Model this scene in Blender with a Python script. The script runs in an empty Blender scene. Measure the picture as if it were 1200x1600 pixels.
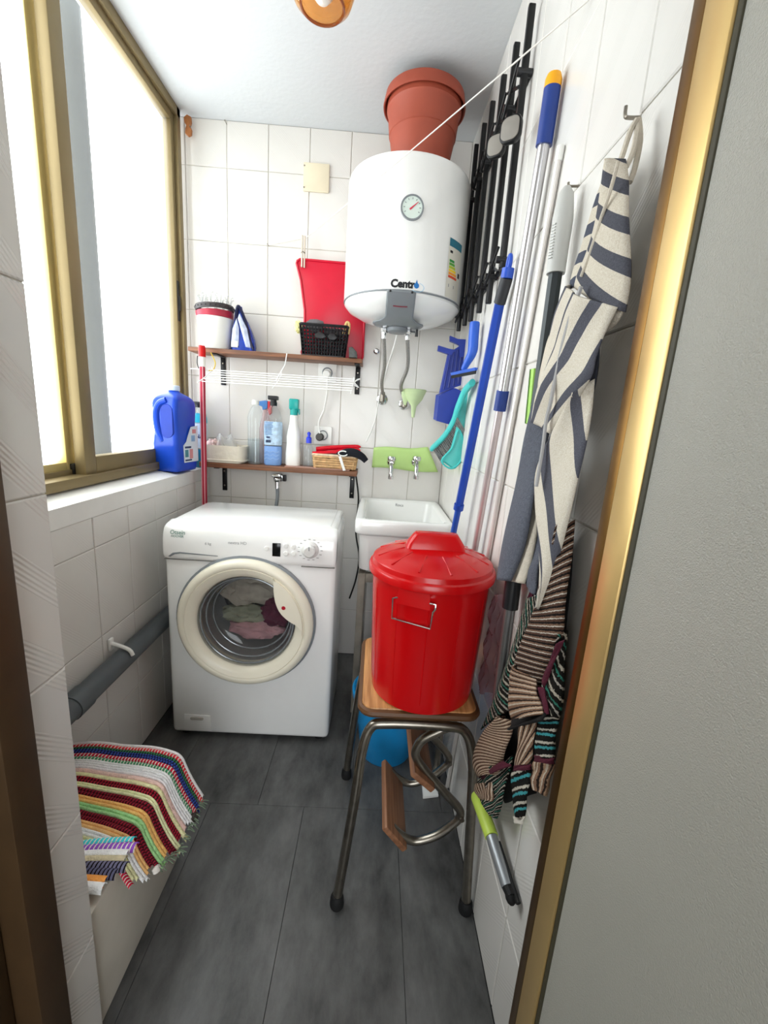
import bpy, bmesh, math, random
from mathutils import Vector, Matrix
import numpy as np
random.seed(7)
S = bpy.context.scene
C = S.collection
PI = math.pi

# ------------------------------------------------------------------ camera
F, CXP, CYP, HC = 656.0, 600.0, 800.0, 1.24
def _basis(vpf, vpv):
    f = np.array([(vpf[0]-CXP)/F, -(vpf[1]-CYP)/F, -1.0]); f /= np.linalg.norm(f)
    d = np.array([(vpv[0]-CXP)/F, -(vpv[1]-CYP)/F, -1.0]); u = -d/np.linalg.norm(d)
    u = u - f*(f @ u); u /= np.linalg.norm(u)
    return np.array([np.cross(f, u), f, u])
RM = _basis((590, 656), (395, 3790))          # camera -> room axes (x right, y into the room, z up)
def U(px, py, ax, val):
    """point of the photo on a known plane of the room (ax = 'x','y','z')"""
    d = RM @ np.array([(px-CXP)/F, -(py-CYP)/F, -1.0]); o = np.array([0, 0, HC]); k = 'xyz'.index(ax)
    return Vector(o + d*((val-o[k])/d[k]))
cd = bpy.data.cameras.new('camera'); cam = bpy.data.objects.new('camera', cd); C.objects.link(cam)
m = Matrix([list(RM[0]), list(RM[1]), list(RM[2])]).to_4x4(); m.translation = (0, 0, HC)
cam.matrix_world = m
cd.sensor_fit = 'HORIZONTAL'; cd.sensor_width = 36; cd.lens = F/1200*36; cd.clip_start = 0.02
S.camera = cam

# ------------------------------------------------------------------ world, daylight, exposure
W = bpy.data.worlds.new('sky'); S.world = W; W.use_nodes = True
bg = W.node_tree.nodes['Background']; bg.inputs[0].default_value = (0.93, 0.97, 1.0, 1); bg.inputs[1].default_value = 7.0
def portal(name, loc, rot, sx, sy):
    l = bpy.data.lights.new(name, 'AREA'); l.shape = 'RECTANGLE'; l.size = sx; l.size_y = sy; l.cycles.is_portal = True
    o = bpy.data.objects.new(name, l); o.location = loc; o.rotation_euler = rot; C.objects.link(o)
portal('window_daylight', (-1.02, 1.26, 1.70), (0, -PI/2, 0), 1.5, 1.5)
portal('added_kitchen_fill', (0.0, -1.95, 1.30), (PI/2, 0, 0), 1.5, 1.6)  # sky through an opening added behind the camera, as frontal fill
S.view_settings.view_transform = 'Standard'; S.view_settings.look = 'None'
S.view_settings.exposure = -0.05; S.view_settings.gamma = 1.0; S.view_settings.use_curve_mapping = False

# ------------------------------------------------------------------ materials
def lin(h):
    h = h.lstrip('#'); v = [int(h[i:i+2], 16)/255 for i in (0, 2, 4)]
    return tuple(x/12.92 if x <= .04045 else ((x+.055)/1.055)**2.4 for x in v) + (1,)
MATS = {}
def M(name, col, rough=.5, metal=0, var=.06, scale=20, bump=0, bscale=200, trans=0, coat=0, alpha=1, ior=1.45, spec=.5, sss=0):
    if name in MATS: return MATS[name]
    mt = bpy.data.materials.new(name); mt.use_nodes = True; MATS[name] = mt
    nt = mt.node_tree; N = nt.nodes; L = nt.links; p = N['Principled BSDF']
    p.inputs['Roughness'].default_value = rough; p.inputs['Metallic'].default_value = metal
    p.inputs['Transmission Weight'].default_value = trans; p.inputs['Coat Weight'].default_value = coat
    p.inputs['Alpha'].default_value = alpha; p.inputs['IOR'].default_value = ior; p.inputs['Specular IOR Level'].default_value = spec
    c = lin(col) if isinstance(col, str) else tuple(col)+(1,)
    tc = N.new('ShaderNodeTexCoord'); no = N.new('ShaderNodeTexNoise'); no.inputs['Scale'].default_value = scale
    no.inputs['Detail'].default_value = 4; L.new(tc.outputs['Object'], no.inputs['Vector'])
    rp = N.new('ShaderNodeValToRGB'); rp.color_ramp.elements[0].position = .3; rp.color_ramp.elements[1].position = .7
    rp.color_ramp.elements[0].color = tuple(x*(1-var) for x in c[:3])+(1,)
    rp.color_ramp.elements[1].color = tuple(min(1, x*(1+var)) for x in c[:3])+(1,)
    L.new(no.outputs['Fac'], rp.inputs['Fac']); L.new(rp.outputs['Color'], p.inputs['Base Color'])
    if bump:
        n2 = N.new('ShaderNodeTexNoise'); n2.inputs['Scale'].default_value = bscale; L.new(tc.outputs['Object'], n2.inputs['Vector'])
        b = N.new('ShaderNodeBump'); b.inputs['Strength'].default_value = bump; b.inputs['Distance'].default_value = .003
        L.new(n2.outputs['Fac'], b.inputs['Height']); L.new(b.outputs['Normal'], p.inputs['Normal'])
    return mt
def stripes(name, stops, period, rough=.9, axis=0, bump=.5, bscale=600, soft=.012):
    """cloth woven in stripes along uv axis; stops = [(position 0..1, hex)]"""
    if name in MATS: return MATS[name]
    mt = bpy.data.materials.new(name); mt.use_nodes = True; MATS[name] = mt
    nt = mt.node_tree; N = nt.nodes; L = nt.links; p = N['Principled BSDF']; p.inputs['Roughness'].default_value = rough
    p.inputs['Specular IOR Level'].default_value = .15
    uv = N.new('ShaderNodeUVMap'); sp = N.new('ShaderNodeSeparateXYZ'); L.new(uv.outputs['UV'], sp.inputs[0])
    tc = N.new('ShaderNodeTexCoord'); wn = N.new('ShaderNodeTexNoise'); wn.inputs['Scale'].default_value = 220
    L.new(tc.outputs['Object'], wn.inputs['Vector'])
    d = N.new('ShaderNodeMath'); d.operation = 'DIVIDE'; L.new(sp.outputs[axis], d.inputs[0]); d.inputs[1].default_value = period
    a = N.new('ShaderNodeMath'); a.operation = 'MULTIPLY_ADD'; L.new(wn.outputs['Fac'], a.inputs[0]); a.inputs[1].default_value = soft; L.new(d.outputs[0], a.inputs[2])
    fr = N.new('ShaderNodeMath'); fr.operation = 'FRACT'; L.new(a.outputs[0], fr.inputs[0])
    rp = N.new('ShaderNodeValToRGB'); rp.color_ramp.interpolation = 'CONSTANT'
    el = rp.color_ramp.elements
    while len(el) < len(stops): el.new(.5)
    for e, (q, h) in zip(el, stops): e.position = q; e.color = lin(h)
    L.new(fr.outputs[0], rp.inputs['Fac'])
    n3 = N.new('ShaderNodeTexNoise'); n3.inputs['Scale'].default_value = bscale; L.new(tc.outputs['Object'], n3.inputs['Vector'])
    mx = N.new('ShaderNodeMixRGB'); mx.blend_type = 'OVERLAY'; mx.inputs[0].default_value = .45
    L.new(rp.outputs['Color'], mx.inputs[1]); L.new(n3.outputs['Fac'], mx.inputs[2]); L.new(mx.outputs[0], p.inputs['Base Color'])
    b = N.new('ShaderNodeBump'); b.inputs['Strength'].default_value = bump; b.inputs['Distance'].default_value = .002
    L.new(n3.outputs['Fac'], b.inputs['Height']); L.new(b.outputs['Normal'], p.inputs['Normal'])
    return mt
def clear(name, col, rough=.05, opac=.25, gl=.12):
    """thin clear plastic or glass: see-through film with a glossy surface"""
    if name in MATS: return MATS[name]
    mt = bpy.data.materials.new(name); mt.use_nodes = True; MATS[name] = mt
    nt = mt.node_tree; N = nt.nodes; L = nt.links
    for n in list(N):
        if n.type == 'BSDF_PRINCIPLED': N.remove(n)
    out = [n for n in N if n.type == 'OUTPUT_MATERIAL'][0]
    t = N.new('ShaderNodeBsdfTransparent'); t.inputs[0].default_value = tuple(.5+.5*x for x in lin(col)[:3])+(1,)
    df = N.new('ShaderNodeBsdfPrincipled'); df.inputs['Base Color'].default_value = lin(col); df.inputs['Roughness'].default_value = rough
    tr = N.new('ShaderNodeBsdfTranslucent'); tr.inputs[0].default_value = lin(col)
    m0 = N.new('ShaderNodeMixShader'); m0.inputs[0].default_value = .5; L.new(df.outputs[0], m0.inputs[1]); L.new(tr.outputs[0], m0.inputs[2])
    m1 = N.new('ShaderNodeMixShader'); m1.inputs[0].default_value = opac; L.new(t.outputs[0], m1.inputs[1]); L.new(m0.outputs[0], m1.inputs[2])
    g = N.new('ShaderNodeBsdfGlossy'); g.inputs['Roughness'].default_value = rough
    lw = N.new('ShaderNodeLayerWeight'); lw.inputs['Blend'].default_value = .5
    pw_ = N.new('ShaderNodeMath'); pw_.operation = 'POWER'; pw_.inputs[1].default_value = 4; L.new(lw.outputs['Facing'], pw_.inputs[0])
    fr = N.new('ShaderNodeMath'); fr.operation = 'MULTIPLY_ADD'; fr.inputs[1].default_value = .45; fr.inputs[2].default_value = .03; L.new(pw_.outputs[0], fr.inputs[0])
    m2 = N.new('ShaderNodeMixShader'); L.new(fr.outputs[0], m2.inputs[0]); L.new(m1.outputs[0], m2.inputs[1]); L.new(g.outputs[0], m2.inputs[2])
    L.new(m2.outputs[0], out.inputs[0])
    return mt
def wood(name, c1, c2, rough=.4, axis=0, sc=1.0):
    if name in MATS: return MATS[name]
    mt = bpy.data.materials.new(name); mt.use_nodes = True; MATS[name] = mt
    nt = mt.node_tree; N = nt.nodes; L = nt.links; p = N['Principled BSDF']; p.inputs['Roughness'].default_value = rough
    tc = N.new('ShaderNodeTexCoord'); mp = N.new('ShaderNodeMapping'); s = [90*sc]*3; s[axis] = 5*sc; mp.inputs['Scale'].default_value = s
    L.new(tc.outputs['Object'], mp.inputs['Vector'])
    no = N.new('ShaderNodeTexNoise'); no.inputs['Scale'].default_value = 1.2; no.inputs['Detail'].default_value = 6; L.new(mp.outputs[0], no.inputs['Vector'])
    rp = N.new('ShaderNodeValToRGB'); rp.color_ramp.elements[0].position = .35; rp.color_ramp.elements[1].position = .65
    rp.color_ramp.elements[0].color = lin(c1); rp.color_ramp.elements[1].color = lin(c2)
    L.new(no.outputs['Fac'], rp.inputs['Fac']); L.new(rp.outputs['Color'], p.inputs['Base Color'])
    return mt

def tile_mat(name='glazed_tile', relief=.10):
    mt = M(name, '#dedbd6', .22, var=.015, scale=9)
    nt = mt.node_tree; N = nt.nodes; L = nt.links; p = N['Principled BSDF']
    tc = N.new('ShaderNodeTexCoord'); sp = N.new('ShaderNodeSeparateXYZ'); L.new(tc.outputs['Object'], sp.inputs[0])
    def mth(op, a, b=None, c=None):
        n = N.new('ShaderNodeMath'); n.operation = op
        for i, v in enumerate((a, b, c)):
            if v is None: continue
            if isinstance(v, (int, float)): n.inputs[i].default_value = v
            else: L.new(v, n.inputs[i])
        return n.outputs[0]
    h = mth('ADD', sp.outputs[0], sp.outputs[1])            # along the wall (the other axis is flat in each tile)
    u = mth('ADD', h, sp.outputs[2])                        # diagonal embossed ribs
    band = mth('LESS_THAN', mth('FRACT', mth('MULTIPLY', u, 7.5)), .38)
    rib = mth('SINE', mth('MULTIPLY', u, 2*PI*110))
    hgt = mth('MULTIPLY', rib, band)
    b = N.new('ShaderNodeBump'); b.inputs['Strength'].default_value = relief; b.inputs['Distance'].default_value = .0012
    L.new(hgt, b.inputs['Height']); L.new(b.outputs['Normal'], p.inputs['Normal'])
    return mt
TILE = tile_mat(); TILE_RIB = tile_mat('ribbed_tile', .38)
GROUT = M('grout', '#bdb7ac', .9, var=.1)
PAINT = M('ceiling_paint', '#cdd0d2', .85, var=.02, scale=3, bump=.25, bscale=60)
PLASTER = M('kitchen_wall_paint', '#d8d4cc', .8, var=.02)
def floor_mat():
    mt = bpy.data.materials.new('slate_vinyl'); mt.use_nodes = True
    nt = mt.node_tree; N = nt.nodes; L = nt.links; p = N['Principled BSDF']; p.inputs['Roughness'].default_value = .42
    tc = N.new('ShaderNodeTexCoord'); ge = N.new('ShaderNodeNewGeometry')
    n1 = N.new('ShaderNodeTexNoise'); n1.inputs['Scale'].default_value = 5; n1.inputs['Detail'].default_value = 8; n1.inputs['Roughness'].default_value = .65
    mp = N.new('ShaderNodeMapping'); mp.inputs['Scale'].default_value = (1.6, .7, 1); L.new(ge.outputs['Position'], mp.inputs['Vector']); L.new(mp.outputs[0], n1.inputs['Vector'])
    rp = N.new('ShaderNodeValToRGB'); rp.color_ramp.elements[0].position = .32; rp.color_ramp.elements[1].position = .7
    rp.color_ramp.elements[0].color = lin('#323232'); rp.color_ramp.elements[1].color = lin('#717170')
    L.new(n1.outputs['Fac'], rp.inputs['Fac']); L.new(rp.outputs['Color'], p.inputs['Base Color'])
    n2 = N.new('ShaderNodeTexNoise'); n2.inputs['Scale'].default_value = 250; L.new(tc.outputs['Object'], n2.inputs['Vector'])
    b = N.new('ShaderNodeBump'); b.inputs['Strength'].default_value = .15; b.inputs['Distance'].default_value = .001
    L.new(n2.outputs['Fac'], b.inputs['Height']); L.new(b.outputs['Normal'], p.inputs['Normal'])
    return mt
FLOOR = floor_mat()
GOLD = M('gold_anodised_aluminium', '#dcbb7c', .36, .75, var=.05, scale=8)
GOLDW = M('champagne_aluminium', '#8a7a58', .5, .55, var=.05, scale=8)
BRONZE = M('bronze_aluminium', '#49351f', .5, .15, var=.1)
WHITEP = M('white_plastic', '#eeeeea', .35, var=.01)
ENAMEL = M('white_enamel', '#f0f0ee', .18, var=.01, coat=.4)
CREAM = M('cream_plastic', '#ebe5d2', .3, var=.01)
BLACKP = M('black_plastic', '#17171a', .4, var=.1)
BLACKM = M('black_metal', '#141416', .35, .3, var=.1)
GREYP = M('grey_plastic', '#7d8286', .35, var=.03)
CHROME = M('chrome', '#d2d3d4', .12, 1.0, var=.02)
STEEL = M('worn_steel_tube', '#8d877d', .28, 1.0, var=.15, scale=40)
BRAID = M('braided_steel', '#a9a6a2', .4, .9, var=.25, scale=300, bump=.6, bscale=500)
RED = M('red_plastic', '#c5070d', .22, var=.03, scale=4)
DKRED = M('crimson_plastic', '#c3062c', .35, var=.03)
BLUEP = M('blue_plastic', '#1f49b0', .35, var=.04)
TEAL = M('turquoise_plastic', '#45c4c0', .4, var=.04)
LIME = M('lime_plastic', '#b4cc52', .4, var=.05)
SHELFW = wood('shelf_wood', '#5f3a25', '#8a5a3c', .5, 0)
SEATW = wood('laminate_wood', '#a5703f', '#d19a61', .35, 1)
STEPW = wood('step_wood', '#7c5238', '#9a6a4a', .5, 1)
RUBBER = M('black_rubber', '#0c0c0d', .7, var=.1)
CERAMIC = M('white_ceramic', '#f2f2ef', .1, var=.01, coat=.3)

# ------------------------------------------------------------------ mesh helpers
def cat(pts, n=8, closed=False):
    """smooth curve through points (Catmull-Rom)"""
    P = [Vector(p) for p in pts]
    if len(P) < 3: return P
    out = []; k = len(P); rng = range(k if closed else k-1)
    for i in rng:
        if closed: a, b, c, d = P[(i-1) % k], P[i], P[(i+1) % k], P[(i+2) % k]
        else: a, b, c, d = P[max(i-1, 0)], P[i], P[i+1], P[min(i+2, k-1)]
        for j in range(n):
            t = j/n
            out.append(.5*((2*b)+(c-a)*t+(2*a-5*b+4*c-d)*t*t+(3*b-a-3*c+d)*t**3))
    if not closed: out.append(P[-1])
    return out
def rrect(w, h, r, n=5, cx=0, cy=0):
    r = min(r, w/2*.999, h/2*.999); o = []
    for (sx, sy, a0) in ((1, 1, 0), (-1, 1, 90), (-1, -1, 180), (1, -1, 270)):
        for k in range(n+1):
            a = math.radians(a0+90*k/n); o.append((cx+sx*(w/2-r)+r*math.cos(a), cy+sy*(h/2-r)+r*math.sin(a)))
    return o
class MB:
    def __init__(s): s.bm = bmesh.new(); s.uv = None
    def box(s, x0, x1, y0, y1, z0, z1, bev=0, seg=2, rot=None, piv=None):
        b = bmesh.new(); bmesh.ops.create_cube(b, size=1)
        for v in b.verts: v.co = Vector(((x0+x1)/2+v.co.x*(x1-x0), (y0+y1)/2+v.co.y*(y1-y0), (z0+z1)/2+v.co.z*(z1-z0)))
        if bev: bmesh.ops.bevel(b, geom=list(b.edges), offset=bev, segments=seg, profile=.5, affect='EDGES')
        if rot is not None:
            pv = Vector(piv) if piv is not None else Vector(((x0+x1)/2, (y0+y1)/2, (z0+z1)/2))
            for v in b.verts: v.co = pv + rot @ (v.co-pv)
        s.merge(b); return s
    def merge(s, b):
        me = bpy.data.meshes.new('t'); b.to_mesh(me); b.free(); s.bm.from_mesh(me); bpy.data.meshes.remove(me)
    def rings(s, rings, closed=True, cap0=True, cap1=True, loop=False):
        V = [[s.bm.verts.new(p) for p in r] for r in rings]; n = len(V[0])
        for i in range(len(V)-1+(1 if loop else 0)):
            a, b = V[i], V[(i+1) % len(V)]
            for j in range(n if closed else n-1):
                q = (a[j], a[(j+1) % n], b[(j+1) % n], b[j])
                try: s.bm.faces.new(q)
                except ValueError: pass
        if cap0 and not loop and closed: s.bm.faces.new(list(reversed(V[0])))
        if cap1 and not loop and closed: s.bm.faces.new(V[-1])
        return s
    def tube(s, pts, r, seg=10, closed=False, cap=True):
        P = [Vector(p) for p in pts]; n = len(P); R = r if isinstance(r, (list, tuple)) else [r]*n
        T = []
        for i in range(n):
            a = P[i-1] if (i > 0 or closed) else P[i]; b = P[(i+1) % n] if (i < n-1 or closed) else P[i]
            t = (b-a); T.append(t.normalized() if t.length > 1e-9 else Vector((0, 0, 1)))
        up = Vector((0, 0, 1)) if abs(T[0].z) < .9 else Vector((1, 0, 0))
        x = T[0].cross(up).normalized(); rs = []
        for i in range(n):
            x = (x - T[i]*x.dot(T[i])); x = x.normalized() if x.length > 1e-9 else T[i].orthogonal().normalized()
            y = T[i].cross(x)
            rs.append([P[i]+(x*math.cos(2*PI*k/seg)+y*math.sin(2*PI*k/seg))*R[i] for k in range(seg)])
        return s.rings(rs, cap0=cap, cap1=cap, loop=closed)
    def cyl(s, a, b, r0, r1=None, seg=20):
        return s.tube([a, b], [r0, r0 if r1 is None else r1], seg)
    def lathe(s, prof, c=(0, 0, 0), axis='z', seg=32, sq=1.0, a0=0, a1=2*PI, cap0=True, cap1=True):
        c = Vector(c); rs = []
        full = abs(a1-a0-2*PI) < 1e-6
        for (r, h) in prof:
            ring = []
            for k in range(seg if full else seg+1):
                a = a0+(a1-a0)*k/seg; u, v = r*math.cos(a), r*math.sin(a)*sq
                ring.append(c+(Vector((u, v, h)) if axis == 'z' else Vector((u, h, v)) if axis == 'y' else Vector((h, u, v))))
            rs.append(ring)
        return s.rings(rs, closed=full, cap0=cap0 and prof[0][0] > 1e-4, cap1=cap1 and prof[-1][0] > 1e-4)
    def prism(s, poly, ax, d0, d1, bev=0):
        """polygon in the two remaining axes (x,y),(x,z),(y,z), extruded along ax"""
        b = bmesh.new()
        def pt(p, d): return Vector((p[0], p[1], d)) if ax == 'z' else Vector((p[0], d, p[1])) if ax == 'y' else Vector((d, p[0], p[1]))
        A = [b.verts.new(pt(p, d0)) for p in poly]; B = [b.verts.new(pt(p, d1)) for p in poly]; n = len(poly)
        f0 = b.faces.new(A); f1 = b.faces.new(list(reversed(B)))
        for i in range(n): b.faces.new((A[i], A[(i+1) % n], B[(i+1) % n], B[i]))
        bmesh.ops.recalc_face_normals(b, faces=list(b.faces))
        if bev:
            ed = list(f0.edges)+list(f1.edges); bmesh.ops.bevel(b, geom=ed, offset=bev, segments=2, profile=.5, affect='EDGES')
        s.merge(b); return s
    def grid(s, fn, nu, nv, uvfn=None):
        V = [[s.bm.verts.new(fn(i/nu, j/nv)) for i in range(nu+1)] for j in range(nv+1)]
        lay = s.bm.loops.layers.uv.verify()
        for j in range(nv):
            for i in range(nu):
                f = s.bm.faces.new((V[j][i], V[j][i+1], V[j+1][i+1], V[j+1][i]))
                for l, (a, b) in zip(f.loops, ((i, j), (i+1, j), (i+1, j+1), (i, j+1))):
                    l[lay].uv = uvfn(a/nu, b/nv) if uvfn else (a/nu, b/nv)
        return s
    def blob(s, c, rad, sub=3, amp=.15, seed=0, freq=2.5):
        from mathutils import noise
        b = bmesh.new(); bmesh.ops.create_icosphere(b, subdivisions=sub, radius=1)
        for v in b.verts:
            w_ = v.co*freq+Vector((seed*7.1, seed*3.3, seed)); k = 1+amp*noise.noise(w_)+amp*.9*(.35-abs(noise.noise(w_*1.3+Vector((3, 1, 4)))))+amp*.3*noise.noise(w_*3.1)
            v.co = Vector((c[0]+v.co.x*rad[0]*k, c[1]+v.co.y*rad[1]*k, c[2]+v.co.z*rad[2]*k))
        s.merge(b); return s
    def build(s, name, mat, parent=None, ang=35, recalc=True, solid=0, off=-1, sub=0):
        if recalc: bmesh.ops.recalc_face_normals(s.bm, faces=list(s.bm.faces))
        me = bpy.data.meshes.new(name); s.bm.to_mesh(me); s.bm.free()
        me.shade_smooth(); me.set_sharp_from_angle(angle=math.radians(ang))
        o = bpy.data.objects.new(name, me); C.objects.link(o); me.materials.append(mat)
        if parent is not None: o.parent = parent; o.location = -Vector(parent.get('wloc', (0, 0, 0)))
        if parent is not None: o['wloc'] = (0, 0, 0)
        if solid:
            md = o.modifiers.new('thickness', 'SOLIDIFY'); md.thickness = solid; md.offset = off
        if sub:
            md = o.modifiers.new('smooth', 'SUBSURF'); md.levels = sub; md.render_levels = sub
        return o
def thing(name, label, catg, loc=(0, 0, 0), group=None):
    o = bpy.data.objects.new(name, None); C.objects.link(o); o.location = loc; o.empty_display_size = .05
    o['wloc'] = tuple(loc); o['label'] = label; o['category'] = catg
    if group: o['group'] = group
    return o
def tag(o, label, catg, group=None):
    o['label'] = label; o['category'] = catg
    if group: o['group'] = group
    return o
def struct(o): o['kind'] = 'structure'; return o
def text(s, size, name, mat, parent, fn, bold=0, align='CENTER'):
    cu = bpy.data.curves.new('t', 'FONT'); cu.body = s; cu.size = size; cu.align_x = align; cu.offset = bold; cu.resolution_u = 3
    o = bpy.data.objects.new('t', cu); C.objects.link(o); bpy.context.view_layer.update()
    me = bpy.data.meshes.new_from_object(o); bpy.data.objects.remove(o)
    me.name = name
    for v in me.vertices: v.co = fn(v.co.x, v.co.y)
    q = bpy.data.objects.new(name, me); C.objects.link(q); me.materials.clear(); me.materials.append(mat)
    q.parent = parent; q.location = -Vector(parent.get('wloc', (0, 0, 0))); q['wloc'] = (0, 0, 0)
    return q

# ------------------------------------------------------------------ the room shell
XR, XL, YB, ZC = .329, -.80, 2.05, 2.405      # right wall, left wall, back wall, ceiling
XW = -.885                                     # inner face of the window frame
wb = struct(MB().box(-1.02, .45, YB+.003, YB+.12, 0, ZC).build('wall_back', GROUT))
wr = struct(MB().box(XR+.003, .45, .50, YB+.003, 0, ZC).build('wall_right', GROUT))
wl = struct(MB().box(-1.02, XL-.003, .615, YB+.003, 0, .913).build('wall_left', GROUT))
wp = struct(MB().box(-1.25, -.478, .53, .612, 0, ZC).build('wall_front', GROUT))
struct(MB().box(-.98, .45, .53, YB+.12, ZC, ZC+.1).build('ceiling', PAINT))
fl = struct(MB().box(-1.02, .95, -2.0, YB+.12, -.06, -.002).build('floor', M('floor_joint', '#232426', .8)))
# kitchen behind the camera
struct(MB().box(.86, .95, -2.0, .50, 0, ZC).build('wall_kitchen_right', PLASTER))
struct(MB().box(.45, .95, .50, .60, 0, ZC).build('wall_kitchen_front', PLASTER))
struct(MB().box(-1.25, .95, -2.05, .53, ZC, ZC+.1).build('ceiling_kitchen', PAINT))
struct(MB().box(.45, .95, .53, .6, ZC, ZC+.1).build('trim_5', PAINT))
struct(MB().box(-1.25, -1.02, -2.0, .53, 0, ZC).build('wall_kitchen_left', PLASTER))
kb = MB(); kb.box(-1.25, .95, -2.05, -1.95, 0, .5); kb.box(-1.25, .95, -2.05, -1.95, 2.1, ZC); kb.box(-1.25, -.75, -2.05, -1.95, .5, 2.1); kb.box(.75, .95, -2.05, -1.95, .5, 2.1)  # unseen wall; its opening is added to let fill light in
struct(kb.build('wall_kitchen_back', PLASTER))
struct(MB().box(-.475, .45, .44, .60, 2.08, ZC).build('trim_1', PLASTER))

TM = {}
def tiles(par, ax, plane, u0, u1, z0, z1, uo, uw, zo=.82, zh=.2825, sgn=-1, gap=.0022, d=.0045, mat=None):
    """ax = wall normal axis; tiles stand proud of the joint bed on the room side"""
    k0 = math.floor((u0-uo)/uw); kz0 = math.floor((z0-zo)/zh)
    for i in range(k0, k0+60):
        a, b = max(u0, uo+i*uw), min(u1, uo+(i+1)*uw)
        if a >= u1: break
        if b-a < .008: continue
        for j in range(kz0, kz0+30):
            c, e = max(z0, zo+j*zh), min(z1, zo+(j+1)*zh)
            if c >= z1: break
            if e-c < .008: continue
            w, h = b-a-gap, e-c-gap
            key = (ax, sgn, round(w, 4), round(h, 4))
            if key not in TM:
                t = MB(); bv = .0022
                def q(u, v, dd): return Vector((dd, u, v)) if ax == 'x' else Vector((u, dd, v))
                r0 = [q(su*w/2, sv*h/2, -sgn*d) for su, sv in ((-1, -1), (1, -1), (1, 1), (-1, 1))]
                r1 = [q(su*w/2, sv*h/2, -sgn*d*.35) for su, sv in ((-1, -1), (1, -1), (1, 1), (-1, 1))]
                r2 = [q(su*(w/2-bv), sv*(h/2-bv), 0) for su, sv in ((-1, -1), (1, -1), (1, 1), (-1, 1))]
                t.rings([r0, r1, r2], cap0=False)
                bmesh.ops.recalc_face_normals(t.bm, faces=list(t.bm.faces))
                me = bpy.data.meshes.new('tile'); t.bm.to_mesh(me); t.bm.free(); me.materials.append(mat or TILE)
                # outward normals must look into the room
                if (me.polygons[-1].normal.x if ax == 'x' else me.polygons[-1].normal.y)*sgn < 0: me.flip_normals()
                TM[key] = me
            o = bpy.data.objects.new('tile', TM[key]); C.objects.link(o); o.parent = par
            jit = random.uniform(-.0004, .0004)
            o.location = (plane+jit, (a+b)/2, (c+e)/2) if ax == 'x' else ((a+b)/2, plane+jit, (c+e)/2)
tiles(wb, 'y', YB, -.94, XR, 0, ZC, -.699, .1735)
tiles(wr, 'x', XR, .545, YB, 0, ZC, .665, .1755)
tiles(wl, 'x', XL, .615, YB, 0, .913, 1.186, .1745, sgn=1)
tiles(wp, 'x', -.475, .53, .614, 0, ZC, .53, .2, sgn=1, mat=TILE_RIB)
# floor planks (vinyl tiles 30 x 60 cm)
for j, (ya, yb_, off) in enumerate(((-.07, .53, .0), (.53, 1.13, -.16), (1.13, 1.73, -.01), (1.73, 2.05, -.16))):
    x = off-1.5
    while x < .33:
        a, b = max(x, -.80), min(x+.30, .328)
        if b-a > .01:
            o = MB().box(a+.0006, b-.0006, ya+.0006, yb_-.0006, -.003, 0, .0005, 1).build('floor_tile', FLOOR, fl)
        x += .30
# sill
sl = MB(); sl.prism([(XL+.002, .913), (XL+.002, .966), (XW-.06, .986), (XW-.06, .913)], 'y', .616, 2.046, .003)
struct(sl.build('trim_2', M('sill_paint', '#ecebe7', .5, var=.02)))

# ------------------------------------------------------------------ window
win = bpy.data.objects.new('window_1', None); C.objects.link(win); win.location = (XW, 1.3, .98); win['wloc'] = (XW, 1.3, .98); win['kind'] = 'structure'
wy0, wy1, wz0, wz1 = .62, 2.015, .984, 2.4045
fr = MB(); fr.box(XW-.09, XW+.012, wy0, wy1, wz0, wz0+.03, .002); fr.box(XW-.045, XW+.012, wy0, wy1, wz1-.035, wz1, .002)
fr.box(XW-.045, XW+.012, wy1-.03, wy1, wz0, wz1, .002); fr.box(XW-.09, XW+.012, wy0, wy0+.03, wz0, wz1, .002)
fr.box(XW-.045, XW-.04, wy0, wy1, wz0, wz0+.045, .001)
fr.build('window_frame', GOLDW, win)
def pane_mat():
    mt = bpy.data.materials.new('frosted_window_glass'); mt.use_nodes = True; nt = mt.node_tree; N = nt.nodes; L = nt.links
    for n in list(N):
        if n.type == 'BSDF_PRINCIPLED': N.remove(n)
    out = [n for n in N if n.type == 'OUTPUT_MATERIAL'][0]
    t = N.new('ShaderNodeBsdfTransparent'); t.inputs[0].default_value = (.97, .98, .97, 1)
    tr = N.new('ShaderNodeBsdfTranslucent'); tr.inputs[0].default_value = (.95, .96, .95, 1)
    tc = N.new('ShaderNodeTexCoord'); no = N.new('ShaderNodeTexNoise'); no.inputs['Scale'].default_value = 500; L.new(tc.outputs['Object'], no.inputs['Vector'])
    mr = N.new('ShaderNodeMapRange'); mr.inputs[3].default_value = .0; mr.inputs[4].default_value = .07; L.new(no.outputs['Fac'], mr.inputs[0])
    mx = N.new('ShaderNodeMixShader'); L.new(mr.outputs[0], mx.inputs[0]); L.new(t.outputs[0], mx.inputs[1]); L.new(tr.outputs[0], mx.inputs[2])
    L.new(mx.outputs[0], out.inputs[0]); return mt
PANE = pane_mat()
def sash(x0, x1, y0, y1, st0, st1, rb, rt, mat):
    s = MB(); z0, z1 = wz0+.028, wz1-.033
    s.box(x0, x1, y0, y0+st0, z0, z1, .003); s.box(x0, x1, y1-st1, y1, z0, z1, .003)
    s.box(x0, x1, y0+st0, y1-st1, z0, z0+rb, .003); s.box(x0, x1, y0+st0, y1-st1, z1-rt, z1, .003)
    sa = s.build('sash', mat, win)
    xm = (x0+x1)/2
    MB().box(xm-.002, xm+.002, y0+st0-.005, y1-st1+.005, z0+rb-.005, z1-rt+.005).build('pane', PANE, sa)
    return sa
sa = sash(XW-.035, XW-.002, 1.305, wy1-.028, .052, .028, .055, .03, GOLDW)
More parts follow.
